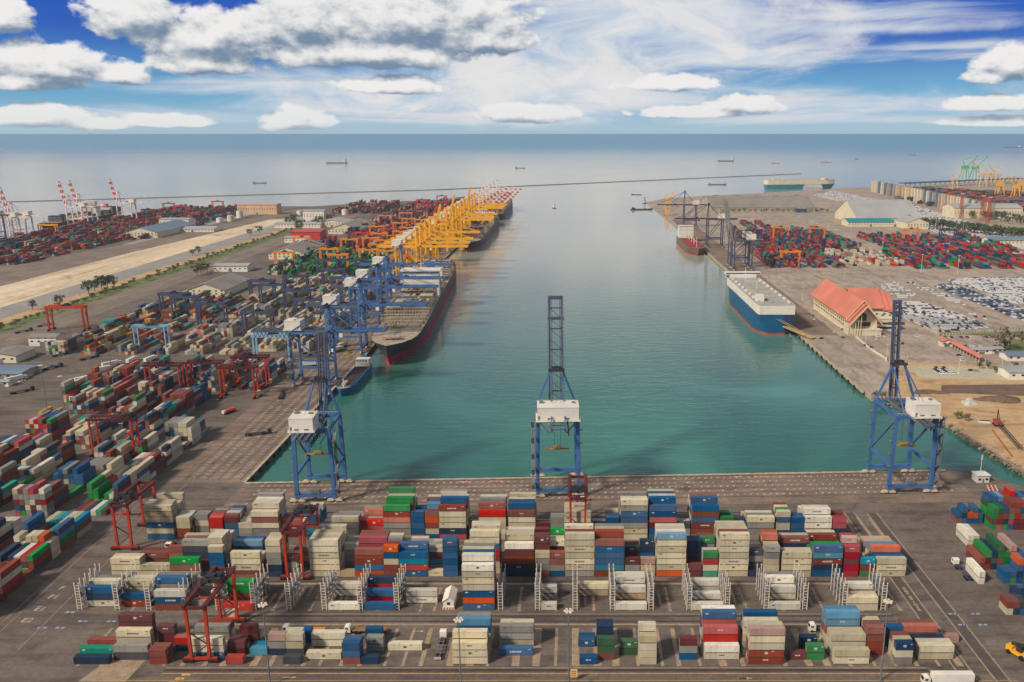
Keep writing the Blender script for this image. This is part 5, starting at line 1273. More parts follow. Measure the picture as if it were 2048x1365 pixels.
# orange buoy-like vehicle on the left quay road, hatch beams on the apron
q = G(460, 826); t = empty('tank_trailer', (q.x, q.y, 0), R(62), 'orange and white tank trailer on the left quay road', 'tank trailer')
m = MB(); m.tube((-4, 0, 2), (4, 0, 2), 1.2, 12); m.build('tank', mat('tank_orange', (226, 92, 58), .5), t)
m = MB(); m.tube((-5.6, 0, 2), (-4.02, 0, 2), 1.18, 12); m.build('tank_end', M_white, t)
m = MB(); m.box(-5, 4.4, -1, 1, .6, .9)
for x in (-3, -1.6, 3): m.tube((x, -1.1, .5), (x, 1.1, .5), .5, 10)
m.build('chassis', M_dark, t)
# small trucks and trailers spread over the open left yard
tl = [(150, 768, 55, 'w'), (188, 748, 55, 'w'), (205, 737, 55, 'w'), (140, 806, 40, 'w'), (85, 742, 60, 'd'), (160, 722, 58, 'd'), (20, 790, 50, 'd'), (12, 768, 60, 'w'), (255, 730, 90, 'w'), (290, 728, 80, 'w'), (105, 715, 60, 'b'), (75, 655, 60, 'b'), (30, 668, 60, 'd'),
      (560, 800, 100, 'd'), (490, 873, 20, 'd'), (620, 712, 70, 'Y'), (664, 708, 70, 'w'), (672, 700, 70, 'w'), (700, 668, 20, 'w'), (600, 735, 20, 'w')]
names = {'w': 'white', 'd': 'dark', 'b': 'blue', 'Y': 'yellow'}
for i, (u, v, a, c) in enumerate(tl):
    q = G(u, v); ld = 'box' if c == 'w' else 'flat'
    truck(f'{names[c]} truck with {"a white box" if ld == "box" else "an open trailer"}, {ordw(i + 1)} of the trucks scattered over the left yard', (q.x, q.y, 0), R(a), load=ld, cabc={'w': M_white, 'd': M_dark, 'b': M_cblue, 'Y': M_yell}[c])['group'] = 'trucks on the left side'

# ------------------------------------------------------------------ lamp posts
def lamp(label, x, y, h, arms=True, m0=None, group=None):
    t = empty('lamp_post', (x, y, 0), 0, label, 'lamp post', group)
    m = MB(); m.tube((0, 0, 0), (0, 0, h), .28 if h > 20 else .18, 10, 0, .15 if h > 20 else .09); m.cbox((0, 0, .4), (.9, .9, .8)); m.build('pole', m0 or M_steel, t)
    m = MB()
    for k in range(6 if h > 20 else 2):
        a = k * math.pi * 2 / (6 if h > 20 else 2); c, s_ = math.cos(a), math.sin(a)
        m.beam((0, 0, h - .2), (c * 1.1, s_ * 1.1, h), .1); m.cbox((c * 1.2, s_ * 1.2, h), (.7, .7, .3))
    m.tube((0, 0, h - .5), (0, 0, h - .1), .7 if h > 20 else .25, 12); m.build('lamp_head', M_lsteel, t)
for u, v, lab in ((525, 1210, 'tall lamp post at the bottom left, before the trucks'), (917, 1240, 'tall lamp post in front of the cream stack of the front block'), (1137, 1222, 'tall lamp post left of the two short blue containers'), (1776, 1203, 'tall lamp post at the bottom right before the rust stack')):
    q = G(u, v, 30); lamp(lab, q.x, q.y, 30)
for u, v, h, lab in ((97, 838, 36, 'tall thin mast at the left edge of the left yard'), (228, 778, 42, 'tall thin mast at the crossing of the left yard'), (130, 822, 24, 'thin mast right of the yellow containers in the left yard')):
    q = G(u, v); lamp(lab, q.x, q.y, h)
for i, (u, v) in enumerate(((1773, 722), (1752, 680), (1731, 690), (1917, 748), (1938, 705), (2003, 742), (1605, 600), (1688, 558), (1842, 545), (1915, 548), (1655, 475), (1870, 465), (1925, 470), (1765, 500))):
    q = G(u, v); lamp(f'pale lamp post on the right side, {ordw(i + 1)} counting from the basin corner', q.x, q.y, 14 if i < 8 else 24, m0=M_white, group='pale lamp posts of the right side')

# ------------------------------------------------------------------ buildings
def wall_windows(m, x0, x1, y, z0, nx, nz, w, h, dz, axis='x', out=-.06):
    for i in range(nx):
        c = x0 + (i + .5) * (x1 - x0) / nx
        for k in range(nz):
            z = z0 + k * dz
            if axis == 'x': m.box(c - w / 2, c + w / 2, min(y, y + out), max(y, y + out), z, z + h)
            else: m.box(min(y, y + out), max(y, y + out), c - w / 2, c + w / 2, z, z + h)
M_roofr = mat('salmon_roof_tiles', (210, 122, 98), .7, 0, .14, .05, seam=.9); M_roofg = mat('grey_sheet_roof', (142, 135, 124), .7, 0, .2, .03, .25, seam=.35); M_roofl = mat('pale_sheet_roof', (170, 168, 164), .65, 0, .14, .02, .1, (120, 116, 110), seam=.35)
M_roofb = mat('blue_grey_roof', (110, 128, 142), .6, 0, .15, .05); M_teal = mat('teal_roof', (38, 128, 136), .55, 0, .12, .1); M_wallc = mat('cream_wall', (214, 202, 172), .8, 0, .12, .1); M_wallp = mat('peach_wall', (212, 176, 140), .8, 0, .12, .1)
def shed(label, cx, cy, sx_, sy_, hw, hr, axis, rm, wm=None, name='warehouse', cat='warehouse', rz=0, wins=True, skyl=0, group=None):
    t = empty(name, (cx, cy, 0), rz, label, cat, group); a, b = sx_ / 2, sy_ / 2
    m = MB(); m.box(-a, a, -b, b, 0, hw)
    if axis == 'x':
        m.poly([(-a, b, hw), (-a, -b, hw), (-a, 0, hr - .3)]); m.poly([(a, -b, hw), (a, b, hw), (a, 0, hr - .3)])
    else:
        m.poly([(-a, -b, hw), (a, -b, hw), (0, -b, hr - .3)]); m.poly([(a, b, hw), (-a, b, hw), (0, b, hr - .3)])
    m.build('wall', wm or M_wallc, t)
    m = MB(); m.gable(-a, a, -b, b, hw + .1, hr, .9, .35, axis=axis); ro = m.build('roof', rm, t)
    if wins:
        m = MB(); wall_windows(m, -a, a, -b, hw * .45, max(2, int(sx_ / 6)), 1 if hw < 7 else 2, 2.2, 1.4, 3.2); m.build('windows', M_glass, t)
        m = MB(); m.box(-2.4, 2.4, -b - .07, -b, 0, min(4, hw * .6)); m.build('door', M_steel, t)
    if skyl:
        m = MB()
        for i in range(skyl):
            if axis == 'x': x = -a + (i + .5) * sx_ / skyl; m.cbox((x, 0, hr + .5), (sx_ / skyl * .28, 4, 1.8))
            else: y = -b + (i + .5) * sy_ / skyl; m.cbox((0, y, hr + .5), (3, sy_ / skyl * .3, 1.6))
        m.build('ridge_vent', M_roofg, ro)
    return t
# the terminal with the stepped salmon roof on the right quay
t = empty('terminal_building', (266, 822, 0), 0, 'cream terminal building with steep stepped salmon roofs on the right quay', 'building')
m = MB(); m.box(-13, 13, -55, 62, 0, 13.5); m.poly([(-13, -55, 13.5), (13, -55, 13.5), (0, -55, 27)]); m.poly([(13, 62, 13.5), (-13, 62, 13.5), (0, 62, 27)]); m.build('wall', M_wallc, t)
m = MB()
for (h, y0, y1, e) in ((0, -52, 68, 0), (-1.7, -58, -51.4, 1.), (-3.2, -63, -57.4, 1.6)):
    m.gable(-13.5 + e * .3, 13.5 - e * .3, y0, y1, 13.9 + h, 30.5 + h, 2.0, .6, axis='y')
m.build('main_roof', M_roofr, t)
m = MB(); m.beam((-15.6, -54.2, 13.0), (0, -54.2, 30.9), .5, .7); m.beam((15.6, -54.2, 13.0), (0, -54.2, 30.9), .5, .7); m.beam((-15.4, -65.2, 9.8), (0, -65.2, 27.7), .5, .7); m.beam((15.4, -65.2, 9.8), (0, -65.2, 27.7), .5, .7); m.build('bargeboard', M_wallc, t)
m = MB(); wall_windows(m, -54, 61, -13, 4.8, 19, 2, 3.4, 1.7, 3.6, axis='y'); m.build('windows', M_glass, t)
m = MB()
for i in range(20): m.box(-13.5, -13.06, -54.6 + i * 6.05, -54.1 + i * 6.05, 0, 13.2)
m.box(-13.4, -13.08, -55, 62, 3.9, 4.3); m.box(-13.4, -13.08, -55, 62, 7.7, 8.0)
for i in range(6): m.beam((-15.2, -62 + i * 2.2, 0), (-15.2, -62 + i * 2.2, 11), .5)
for i in range(5): m.beam((-14 + i * 2.4, -63.4, 0), (-14 + i * 2.4, -63.4, 10 + i * 2.2), .5)
m.build('columns', M_wallc, t)
m = MB(); m.box(-6, 7, -55.1, -55.0, 7, 11); m.poly([(-5, -55.12, 12.2), (3, -55.12, 12.2), (3, -55.12, 17.6), (-1, -55.12, 21.0), (-5, -55.12, 16.6)]); m.build('gable_window', M_glass, t)
m = MB(); m.box(-10, 15, -62.5, -55.2, 0, 4.6); m.box(-10.5, 15.5, -63, -55.2, 4.6, 5.4); m.box(-10.5, 15.5, -63, -62.6, 5.4, 6.4); m.build('porch', M_wallc, t)
m = MB(); m.box(13.02, 36, -45, -16, 0, 11.5); m.box(13.02, 36.4, -45.4, -16, 11.5, 12.3); an = m.build('annex', M_wallc, t)
m = MB(); m.box(15, 34, -45.06, -45, 2.2, 4.4); m.box(17, 33, -45.46, -45.4, 6.8, 8.4); m.build('windows', M_glass, an)
m = MB()
for i in range(7): m.cbox((18 + i * 2.4, -34 + (i % 3) * 4, 12.9), (1.8, 2.2, 1.3))
m.build('roof_unit', M_steel, an)
m = MB(); m.box(14, 40, 2, 40, 0, 12.5); wg = m.build('wing', M_wallc, t)
m = MB()
for (x0, x1, h, e) in ((8, 39, 0, 0), (38.4, 44, -1.6, .8), (43.4, 49, -3.1, 1.5)): m.gable(x0, x1, 0, 42, 12.9 + h, 29 + h, .8 if x0 > 10 else .4, .6, axis='x')
m.build('wing_roof', M_roofr, t)
# sheds of the right side
shed('long dark grey shed with ridge vents across the right pier', 450, 2135, 250, 185, 9, 31, 'x', M_roofg, M_conc, skyl=5)
shed('large pale shed with a steep roof behind the right container yard', 640, 1815, 132, 150, 13, 44, 'x', M_roofl, M_wallc)
shed('lower front shed with teal canopy beside the large pale shed', 590, 1722, 92, 42, 9, 15, 'x', M_teal, M_wallc)
shed('pale shed annexe with louvred walls at the right of the teal canopy', 663, 1680, 42, 60, 13, 22, 'y', M_roofl, M_wallc)
shed('grey shed at the far right photo edge below the yellow crane', 905, 1905, 150, 60, 22, 30, 'x', M_roofl, M_wallc)
q = G(2000, 490); shed('small pale shed with a blue grey roof at the right photo edge', q.x + 6, q.y, 62, 26, 9, 14, 'x', M_roofb, M_wallc)
q = G(1602, 425); shed('dark blue fronted gatehouse at the corner of the long shed', q.x, q.y, 22, 20, 9, 11, 'x', M_roofg, M_cdblue)
q = G(1625, 381); shed('pale domed shed beyond the long grey shed', q.x, q.y, 52, 40, 10, 19, 'x', M_roofl, M_roofl, wins=False)
# right foreground yard: white cabins, red roofed walkway, long building at the edge
q = G(1968, 706); shed('small white cabin with a green edge behind the red canopy', q.x - 4, q.y, 17, 9, 4, 5, 'x', M_roofl, M_white, name='site_cabin', cat='cabin')
q = G(1985, 706); shed('small cream cabin right of the white one behind the red canopy', q.x + 2, q.y, 9, 8, 4.6, 5.4, 'x', M_roofl, M_wallc, name='site_cabin', cat='cabin')
q = G(2040, 756); shed('long white low building with a red stripe at the right photo edge', q.x + 6, q.y + 4, 34, 18, 6, 7, 'x', M_roofl, M_white, name='low_building', cat='building')
q = G(2035, 718); shed('low building with a blue grey roof at the right photo edge', q.x + 6, q.y, 36, 14, 4.5, 6, 'x', M_roofb, M_white, name='low_building', cat='building')
a, b = G(1898, 690), G(1965, 726)
t = empty('car_canopy', (a.x, a.y, 0), math.atan2(b.y - a.y, b.x - a.x), 'long narrow canopy with a red roof slanting across the right car park', 'canopy'); L = (b - a).length
m = MB(); m.gable(0, L, -3, 3, 4.2, 5.6, .3, .25, axis='x'); m.build('roof', M_roofr, t)
m = MB()
for i in range(12):
    for s_ in (-2.6, 2.6): m.beam((1 + i * (L - 2) / 11, s_, 0), (1 + i * (L - 2) / 11, s_, 4.3), .25)
m.build('post', M_white, t)
q = G(1890, 692); shed('small cream gate lodge at the upper end of the red canopy', q.x, q.y, 9, 8, 5, 7, 'y', M_roofr, M_wallc, name='gate_lodge', cat='lodge')
# hut at the right end of the south quay, striped blocks beside it
q = G(1966, 966); t = empty('quay_hut', (q.x, q.y, 0), R(4), 'white quay hut with a flat roof at the right end of the south quay', 'hut')
m = MB(); m.box(-3.3, 3.3, 0, 5.6, 0, 3.9); m.box(-3.8, 3.8, -.5, 6.1, 3.9, 4.25); m.build('wall', M_white, t)
m = MB(); m.box(-.4, .5, -.06, 0, 0, 2.3); m.build('door', M_steel, t); m = MB(); m.box(-2.6, -1.2, -.06, 0, 1.3, 2.5); m.box(1.2, 2.7, -.06, 0, 1.3, 2.5); m.build('window', M_glass, t)
m = MB(); m.tube((-.3, 3, 4.2), (-.3, 3, 15), .16, 8, 0, .08); m.cbox((-.3, 3, 13), (.5, .4, 2.6)); m.build('mast', M_white, t)
br = MB(); br.prism([(-.9, -.35), (.9, -.35), (.9, .35), (-.9, .35)], 0, .8); b0 = None
for i in range(9):
    u, v = 1974 + (i % 3) * 8 + (i // 3) * 2, 974 + (i // 3) * 4; q = G(u, v)
    if b0 is None: b0 = br.build('road_block', [M_rmark], None, (q.x, q.y, 0)); tag(b0, 'low red and white concrete road block beside the quay hut', 'road block', 'road blocks beside the quay hut'); sb = MB(); sb.box(-.3, .3, -.37, .37, .02, .82); sb.build('white_stripe', M_white, b0)
    else: dup(b0, (q.x, q.y, 0))
# wall and fence of the terminal car park
def fence(label, pts, h, m, name='fence', cat='fence', step=3.2):
    t = empty(name, (pts[0][0], pts[0][1], 0), 0, label, cat); o = Vector((pts[0][0], pts[0][1], 0))
    for a, b in zip(pts, pts[1:]):
        a, b = Vector((a[0], a[1], 0)) - o, Vector((b[0], b[1], 0)) - o
        p = MB(); p.beam(a + Vector((0, 0, h * .45)), b + Vector((0, 0, h * .45)), .15, h * .8); p.build('panel', m, t)
        n = max(1, int((b - a).length / step)); p = MB()
        for i in range(n + 1): c = a + (b - a) * i / n; p.beam(c, c + Vector((0, 0, h)), .4)
        p.build('post', M_white, t)
pp = [G(*q)[:2] for q in ((1712, 676), (1740, 700), (1775, 722), (1815, 717))]
fence('pale car park wall with posts along the quay below the terminal', pp, 2.2, M_wallc, 'boundary_wall', 'wall')
pp = [G(*q)[:2] for q in ((1835, 648), (1880, 672), (1990, 665), (2048, 663))]
fence('low grey fence between the car lot and the grass strip', pp, 2.0, M_conc)
# left side buildings
shed('big grey roofed warehouse with a cream gable, nearest of the left yard', -418, 985, 44, 78, 8, 16, 'y', M_roofg, M_wallc)
shed('grey roofed warehouse behind the green stacks', -425, 1300, 52, 110, 9, 18, 'y', M_roofg, M_wallc)
shed('grey roofed warehouse with a cream gable among the purple stacks', -425, 1630, 60, 120, 9, 19, 'y', M_roofg, M_wallc)
q = G(88, 692); shed('white two storey office with square windows at the left edge of the second yard', q.x, q.y + 6, 24, 15, 8, 10, 'x', M_roofg, M_white, name='office_building', cat='office')
q = G(22, 722); shed('cream long shed at the left photo edge', q.x - 4, q.y + 6, 26, 26, 6, 8.5, 'y', M_roofg, M_wallc)
q = G(18, 752); shed('low dark grey open shed with cars at the left photo edge', q.x, q.y + 2, 30, 24, 4.5, 5.5, 'x', M_roofb, M_conc)
q = G(8, 772); shed('small white cabin at the left photo edge', q.x, q.y, 10, 5, 4, 4.8, 'x', M_roofl, M_white, name='site_cabin', cat='cabin')
q = G(466, 542); shed('white office with window row before the big warehouse', q.x, q.y + 4, 46, 26, 8, 10, 'x', M_roofl, M_white, name='office_building', cat='office')
q = G(597, 485); shed('small white office beside the middle warehouse', q.x, q.y, 40, 22, 9, 11, 'x', M_roofl, M_white, name='office_building', cat='office')
q = G(590, 490); shed('white shed with a grey roof right of the small white office', q.x + 30, q.y - 30, 44, 20, 7, 9, 'x', M_roofg, M_white, name='office_building', cat='office')
q = G(632, 442); shed('white tower office with green windows on the spit', q.x, q.y, 44, 30, 22, 24, 'x', M_roofl, M_white, name='office_building', cat='office')
q = G(610, 455); shed('white flat hall left of the tower office', q.x - 10, q.y, 90, 30, 8, 11, 'x', M_roofl, M_white)
q = G(672, 452); shed('pale hall with a cream gable right of the tower office', q.x, q.y, 60, 60, 9, 15, 'y', M_roofl, M_wallc)
q = G(618, 478); shed('red open warehouse beside the hedge on the left spit', q.x, q.y, 52, 40, 14, 16, 'x', M_cred, M_cred, wins=False)
q = G(330, 470); shed('long grey warehouse with a cream gable in the outer yard', q.x - 22, q.y + 30, 60, 150, 9, 18, 'y', M_roofb, M_wallc)
q = G(356, 455); shed('white office block with striped storeys in the outer yard', q.x, q.y, 58, 30, 17, 19, 'x', M_roofl, M_white, name='office_building', cat='office')
q = G(388, 462); shed('low white roofed hall right of the striped office', q.x + 6, q.y, 80, 40, 6, 9, 'x', M_roofl, M_white)
q = G(520, 428); shed('pink striped office hall at the tip of the outer yard', q.x, q.y, 90, 34, 22, 24, 'x', mat('pink_roof', (206, 150, 140), .7), M_wallp)
for i, (u, v, c) in enumerate(((440, 445, M_white), (462, 443, M_wallc), (480, 436, M_white), (600, 430, M_white), (690, 430, M_white))):
    q = G(u, v); t = empty('storage_tank', (q.x, q.y, 0), 0, f'pale round storage tank on the left spit, {ordw(i + 1)} of five from the left', 'tank', 'storage tanks on the left spit')
    m = MB(); m.tube((0, 0, 0), (0, 0, 9 + i % 3 * 3), 7, 20); m.build('shell', c, t); m = MB(); m.tube((0, 0, 9 + i % 3 * 3), (0, 0, 11 + i % 3 * 3), 7, 20, 0, 1); m.build('roof', M_roofl, t)
# pier with the row of tall pale panels, yellow and green cranes
n = 0
for i in range(40):
    f = i / 39; b = G(1746 + (1982 - 1746) * f, 384 + 56 * f); tp = 361 + 46 * f
    # height from the pixel of the top edge at that distance
    al = TH + math.atan((tp - PY) / F); h = H - b.y * math.tan(al)
    m = MB(); wd = 5.4; m.prism([(-wd, -2), (wd, -2), (wd, 2), (-wd, 2)], 0, h - .6); m.prism([(-wd - .3, -2.3), (wd + .3, -2.3), (wd + .3, 2.3), (-wd - .3, 2.3)], h - .6, h)
    c = (M_wallc, M_conc, M_wallc, M_wallp, M_roofb)[(i * 7 + i // 3) % 5]
    o = m.build('sound_barrier_panel', c, None, (b.x, b.y, 0), R(8)); tag(o, f'tall pale upright wall panel, {ordw(i + 1)} from the sea in the long row', 'wall panel', 'row of tall wall panels on the right pier')
q0, q1 = G(1802, 377), G(2040, 366)
t = empty('jetty', (q0.x, q0.y, 0), math.atan2(q1.y - q0.y, q1.x - q0.x), 'long raised grey jetty deck on piles at the far right', 'jetty'); L = (q1 - q0).length
m = MB(); m.box(0, L, -12, 12, 15, 19); m.build('deck', M_hgrey, t); m = MB()
for i in range(26): m.beam((5 + i * (L - 10) / 25, -11, -4), (5 + i * (L - 10) / 25, -11, 15), 3.2)
m.build('pile', M_conc, t)
def level_crane(label, u, v, mt, hgt, lean=1, group=None):
    q = G(u, v); t = empty('harbour_crane', (q.x, q.y, 0), 0, label, 'harbour crane', group)
    m = MB(); s_ = hgt * .16
    for a in (-1, 1):
        for b in (-1, 1): m.beam((a * s_, b * s_, 0), (a * s_ * .5, b * s_ * .5, hgt * .45), 2.2)
    m.build('tower', mt, t); m = MB(); m.cbox((0, 0, hgt * .52), (s_ * 1.6, s_ * 1.4, hgt * .12)); m.build('cab', mt, t)
    m = MB(); m.beam((0, 0, hgt * .5), (lean * hgt * .5, 0, hgt), 2.4); m.beam((0, 0, hgt * .55), (-lean * hgt * .15, 0, hgt * .8), 2.); m.beam((-lean * hgt * .15, 0, hgt * .8), (lean * hgt * .5, 0, hgt), 1.2); m.build('jib', mt, t)
M_gcr = mat('crane_green', (66, 172, 120), .5)
level_crane('green harbour crane on the far jetty, left of two', 1928, 360, M_gcr, 96, 1); level_crane('green harbour crane on the far jetty, right of two', 1948, 360, M_gcr, 92, 1)
for i, (u, v, hh) in enumerate(((1907, 378, 62), (1962, 374, 82), (1975, 372, 70), (1992, 372, 74))): level_crane(f'tan harbour crane behind the wall panels, {ordw(i + 1)} from left', u, v, M_wallp, hh, -1 if i % 2 else 1, 'tan harbour cranes at the far right')
for i, (u, v) in enumerate(((1998, 395), (2030, 398), (2040, 388))): level_crane(f'yellow harbour crane at the far right photo edge, {ordw(i + 1)} of three', u, v, M_yell, 70 - i * 8, -1, 'yellow harbour cranes at the far right')
for i, (u, v) in enumerate(((1920, 437), (1962, 443), (1975, 447))): 
    q = G(u, v); t = empty('floodlight_tower', (q.x, q.y, 0), 0, f'rust coloured lattice tower before the wall panels, {ordw(i + 1)} from left', 'tower', 'lattice towers by the wall panels'); m = MB()
    for a in (-1, 1):
        for b in (-1, 1): m.beam((a * 3, b * 3, 0), (a * 1.6, b * 1.6, 52), .9)
    for k in range(8): m.beam((-2.8, -2.8, k * 6.4), (2.6, -2.6, k * 6.4 + 6.4), .6)
    m.build('mast', M_hrust, t); m = MB(); m.cbox((0, 0, 53), (6, 4, 2)); m.build('lamp_head', M_wallp, t)
# scrap and dark works behind the panels: one dark yard of small blocks
rs = random.Random(31); m = MB()
for i in range(900):
    f = rs.random(); u = 1790 + 258 * f; v = 376 + 34 * rs.random() + 14 * f
    q = G(u, v); 
    if q.x < 895 + (q.y - 1900) * .05: continue
    s_ = rs.uniform(2, 11); h = rs.uniform(2, 12); m.box(q.x - s_, q.x + s_, q.y - s_, q.y + s_, 0, h, rs.choice((0, 0, 1, 2)))
tag(m.build('scrap_yard', [M_dark, M_hgrey, M_hrust]), 'dark jumble of scrap and machinery behind the wall panels', 'scrap yard', kind='stuff')
# yellow gantry and small works at the right pier head
q = G(1335, 432); rtg('yellow unloading gantry at the head of the right pier', (q.x, q.y, 0), 0, span=20, ht=20, m1=M_yell, m2=M_yell, fine=False)
q = G(1335, 408); level_crane('yellow loading crane at the head of the right pier', 1335, 412, M_yell, 34, 1)
# boat and drilling rig on the sand bank
q = G(1971, 846); t = empty('beached_boat', (q.x, q.y, .1), R(-14), 'small white boat lying on the sand bank', 'boat'); m = MB()
m.prism([(-4.3, -1.3), (2.4, -1.4), (4.8, 0), (2.4, 1.4), (-4.3, 1.3)], 0, 1.3); m.build('hull', M_white, t); m = MB(); m.prism([(-3.9, -1), (2.2, -1.1), (3.8, 0), (2.2, 1.1), (-3.9, 1)], 1.31, 1.36); m.build('cockpit', M_hnavy, t)
a, b = G(1994, 850), G(2042, 902); t = empty('drilling_rig', (a.x, a.y, 0), math.atan2(b.y - a.y, b.x - a.x), 'red drilling rig with its long dark lattice boom laid on the sand bank', 'drilling rig'); L = (b - a).length
m = MB(); m.box(-3, 3.5, -2, 2, .9, 3.2); m.build('body', M_hrust, t); m = MB(); m.box(-3.4, 3.9, -2.4, -1.2, 0, 1); m.box(-3.4, 3.9, 1.2, 2.4, 0, 1); m.build('track', M_tyre, t)
m = MB()
for s_ in (-.9, .9):
    for z in (.5, 2): m.beam((3.5, s_, z + .6), (L, s_, z), .25)
for i in range(16): m.beam((3.5 + i * (L - 3.5) / 16, -.9, .7), (3.5 + (i + 1) * (L - 3.5) / 16, .9, 2), .2)
m.build('boom', M_dark, t); m = MB(); m.beam((-1, 0, 3), (-1, 0, 10), .5); m.beam((1, 1, 3), (-1, 0, 10), .3); m.build('mast', M_dark, t)
a, b = G(1985, 862), G(2024, 914); t = MB(); t.tube((a.x, a.y, .4), (b.x, b.y, .4), .4, 8); tag(t.build('steel_pile', M_hrust), 'long rusty steel pile lying on the sand beside the drilling rig', 'pile')

# ------------------------------------------------------------------ trees
def leaf_mat(name, c1, c2):
    m = bpy.data.materials.new(name); m.use_nodes = True; t = NT(m.node_tree)
    r = t.n('ShaderNodeNewGeometry').outputs['Random Per Island']; k = t.mix(r, S(*c1), S(*c2))
    b = t.n('ShaderNodeBsdfPrincipled'); t.set(b.inputs['Base Color'], k); b.inputs['Roughness'].default_value = .8
    o = t.n('ShaderNodeOutputMaterial'); t.t.links.new(b.outputs[0], o.inputs[0]); return m
M_leaf = [leaf_mat('leaves_dark_green', (48, 66, 40), (86, 100, 62)), leaf_mat('leaves_dry_green', (84, 86, 58), (130, 120, 84)), leaf_mat('leaves_brown_green', (88, 82, 66), (124, 108, 86))]
M_bark = mat('bark', (88, 72, 58), .9)
def tree_proto(h, r, kind, seed, low=.25):
    rs = random.Random(seed); t = empty('tree')
    m = MB(); m.tube((0, 0, 0), (.05 * r, 0, h * .55), .05 * h * .5 + .08, 8, 0, .06)
    for k in range(5):
        a = k * 1.3 + seed; m.tube((0, 0, h * (.25 + .06 * k)), (math.cos(a) * r * .6, math.sin(a) * r * .6, h * (.55 + .06 * k)), .1, 5, 0, .03)
    m.build('trunk', M_bark, t)
    m = MB(); cl = [(rs.gauss(0, .42) * r, rs.gauss(0, .42) * r, h * rs.uniform(low + .15, .95), rs.uniform(.25, .5) * r) for _ in range(15)]
    for i in range(420):
        c = rs.choice(cl); d = Vector((rs.gauss(0, 1), rs.gauss(0, 1), rs.gauss(0, .8))).normalized() * c[3] * rs.random() ** .4
        p = Vector(c[:3]) + d; s_ = r * rs.uniform(.07, .15)
        a = Vector((rs.gauss(0, 1), rs.gauss(0, 1), rs.gauss(0, 1))).normalized(); b = a.orthogonal().normalized(); e = a.cross(b)
        m._add([p - b * s_, p + e * s_ * .7, p + b * s_, p - e * s_ * .7], [(0, 1, 2, 3)], 0)
    m.build('crown', M_leaf[kind], t); return t
TP = [tree_proto(9, 4.2, 0, 1), tree_proto(7, 3.6, 1, 2, .15), tree_proto(8, 4.6, 2, 3, .1)]
def plant(u, v, k, sc, label, group, first=[0, 0, 0]):
    q = G(u, v); z = random.random() * 6
    if not first[k]: first[k] = 1; o = TP[k]; o.location = (q.x, q.y, 0); o.scale = (sc,) * 3; tag(o, label, 'tree', group)
    else:
        o = dup(TP[k], (q.x, q.y, 0), z, label, group, sc); o['category'] = 'tree'
    return o
rt = random.Random(8)
for i in range(40): plant(1812 + i * 6.2, 452 + i * .72 + rt.uniform(-1.5, 1.5), 0, rt.uniform(1.5, 2.3), 'dark green tree in the hedge row behind the right container yard', 'dark hedge trees on the right')
for i in range(14): plant(1945 + i * 8, 436 + i * 1.0 + rt.uniform(-3, 3), 0, rt.uniform(1.6, 2.4), 'dark green tree behind the wall panels at the far right', 'trees behind the wall panels')
for i in range(20): plant(1290 + i * 0 + 155 + i * 11, 425 + rt.uniform(-.8, .4), 1, rt.uniform(.9, 1.4), 'low green tree along the front of the long grey shed', 'trees before the long shed')
for i in range(120):
    y = 690 + i * 9.4 + rt.uniform(-4, 4); x = -543 + rt.uniform(-5, 5)
    o = plant(500, 500, i % 2, rt.uniform(.5, .85), 'bushy green tree in the hedge strip beside the left sand strip', 'trees of the left hedge strip'); o.location = (x, y, 0)
for (u, v, s_) in ((178, 588, 1.7), (190, 583, 1.5), (204, 580, 1.9), (216, 578, 1.8), (228, 576, 1.6), (120, 612, 1.3), (65, 620, 1.1), (398, 508, 1.3), (385, 512, 1.1), (600, 462, 2.4), (578, 452, 2.0), (590, 448, 2.2), (640, 455, 2.4), (660, 448, 2.2), (520, 468, 1.6), (500, 472, 1.4), (402, 548, 1.6), (395, 552, 1.5), (415, 545, 1.4)):
    plant(u, v, 0, s_, 'rounded green tree standing out on the left spit', 'single trees of the left spit')
plant(2008, 700, 2, 2.3, 'wide grey brown tree behind the white cabins at the right', 'single trees on the right')
for (u, v, s_, l) in ((1753, 800, .95, 'leafy bush on the corner of the right quay by the sand'), (1765, 798, .8, 'bush right of the leafy bush on the quay corner'), (1915, 838, .8, 'low bush on the shore below the machinery house, left'), (1932, 842, .75, 'low bush on the shore below the machinery house, right')):
    plant(u, v, 1, s_, l, 'bushes on the sand bank')
for i, u in enumerate((1975, 1990, 2030, 2042, 1958)): plant(u, 738 + i % 2 * 8, 0, .6, 'small green tree in the yard by the red canopy', 'small trees by the red canopy')

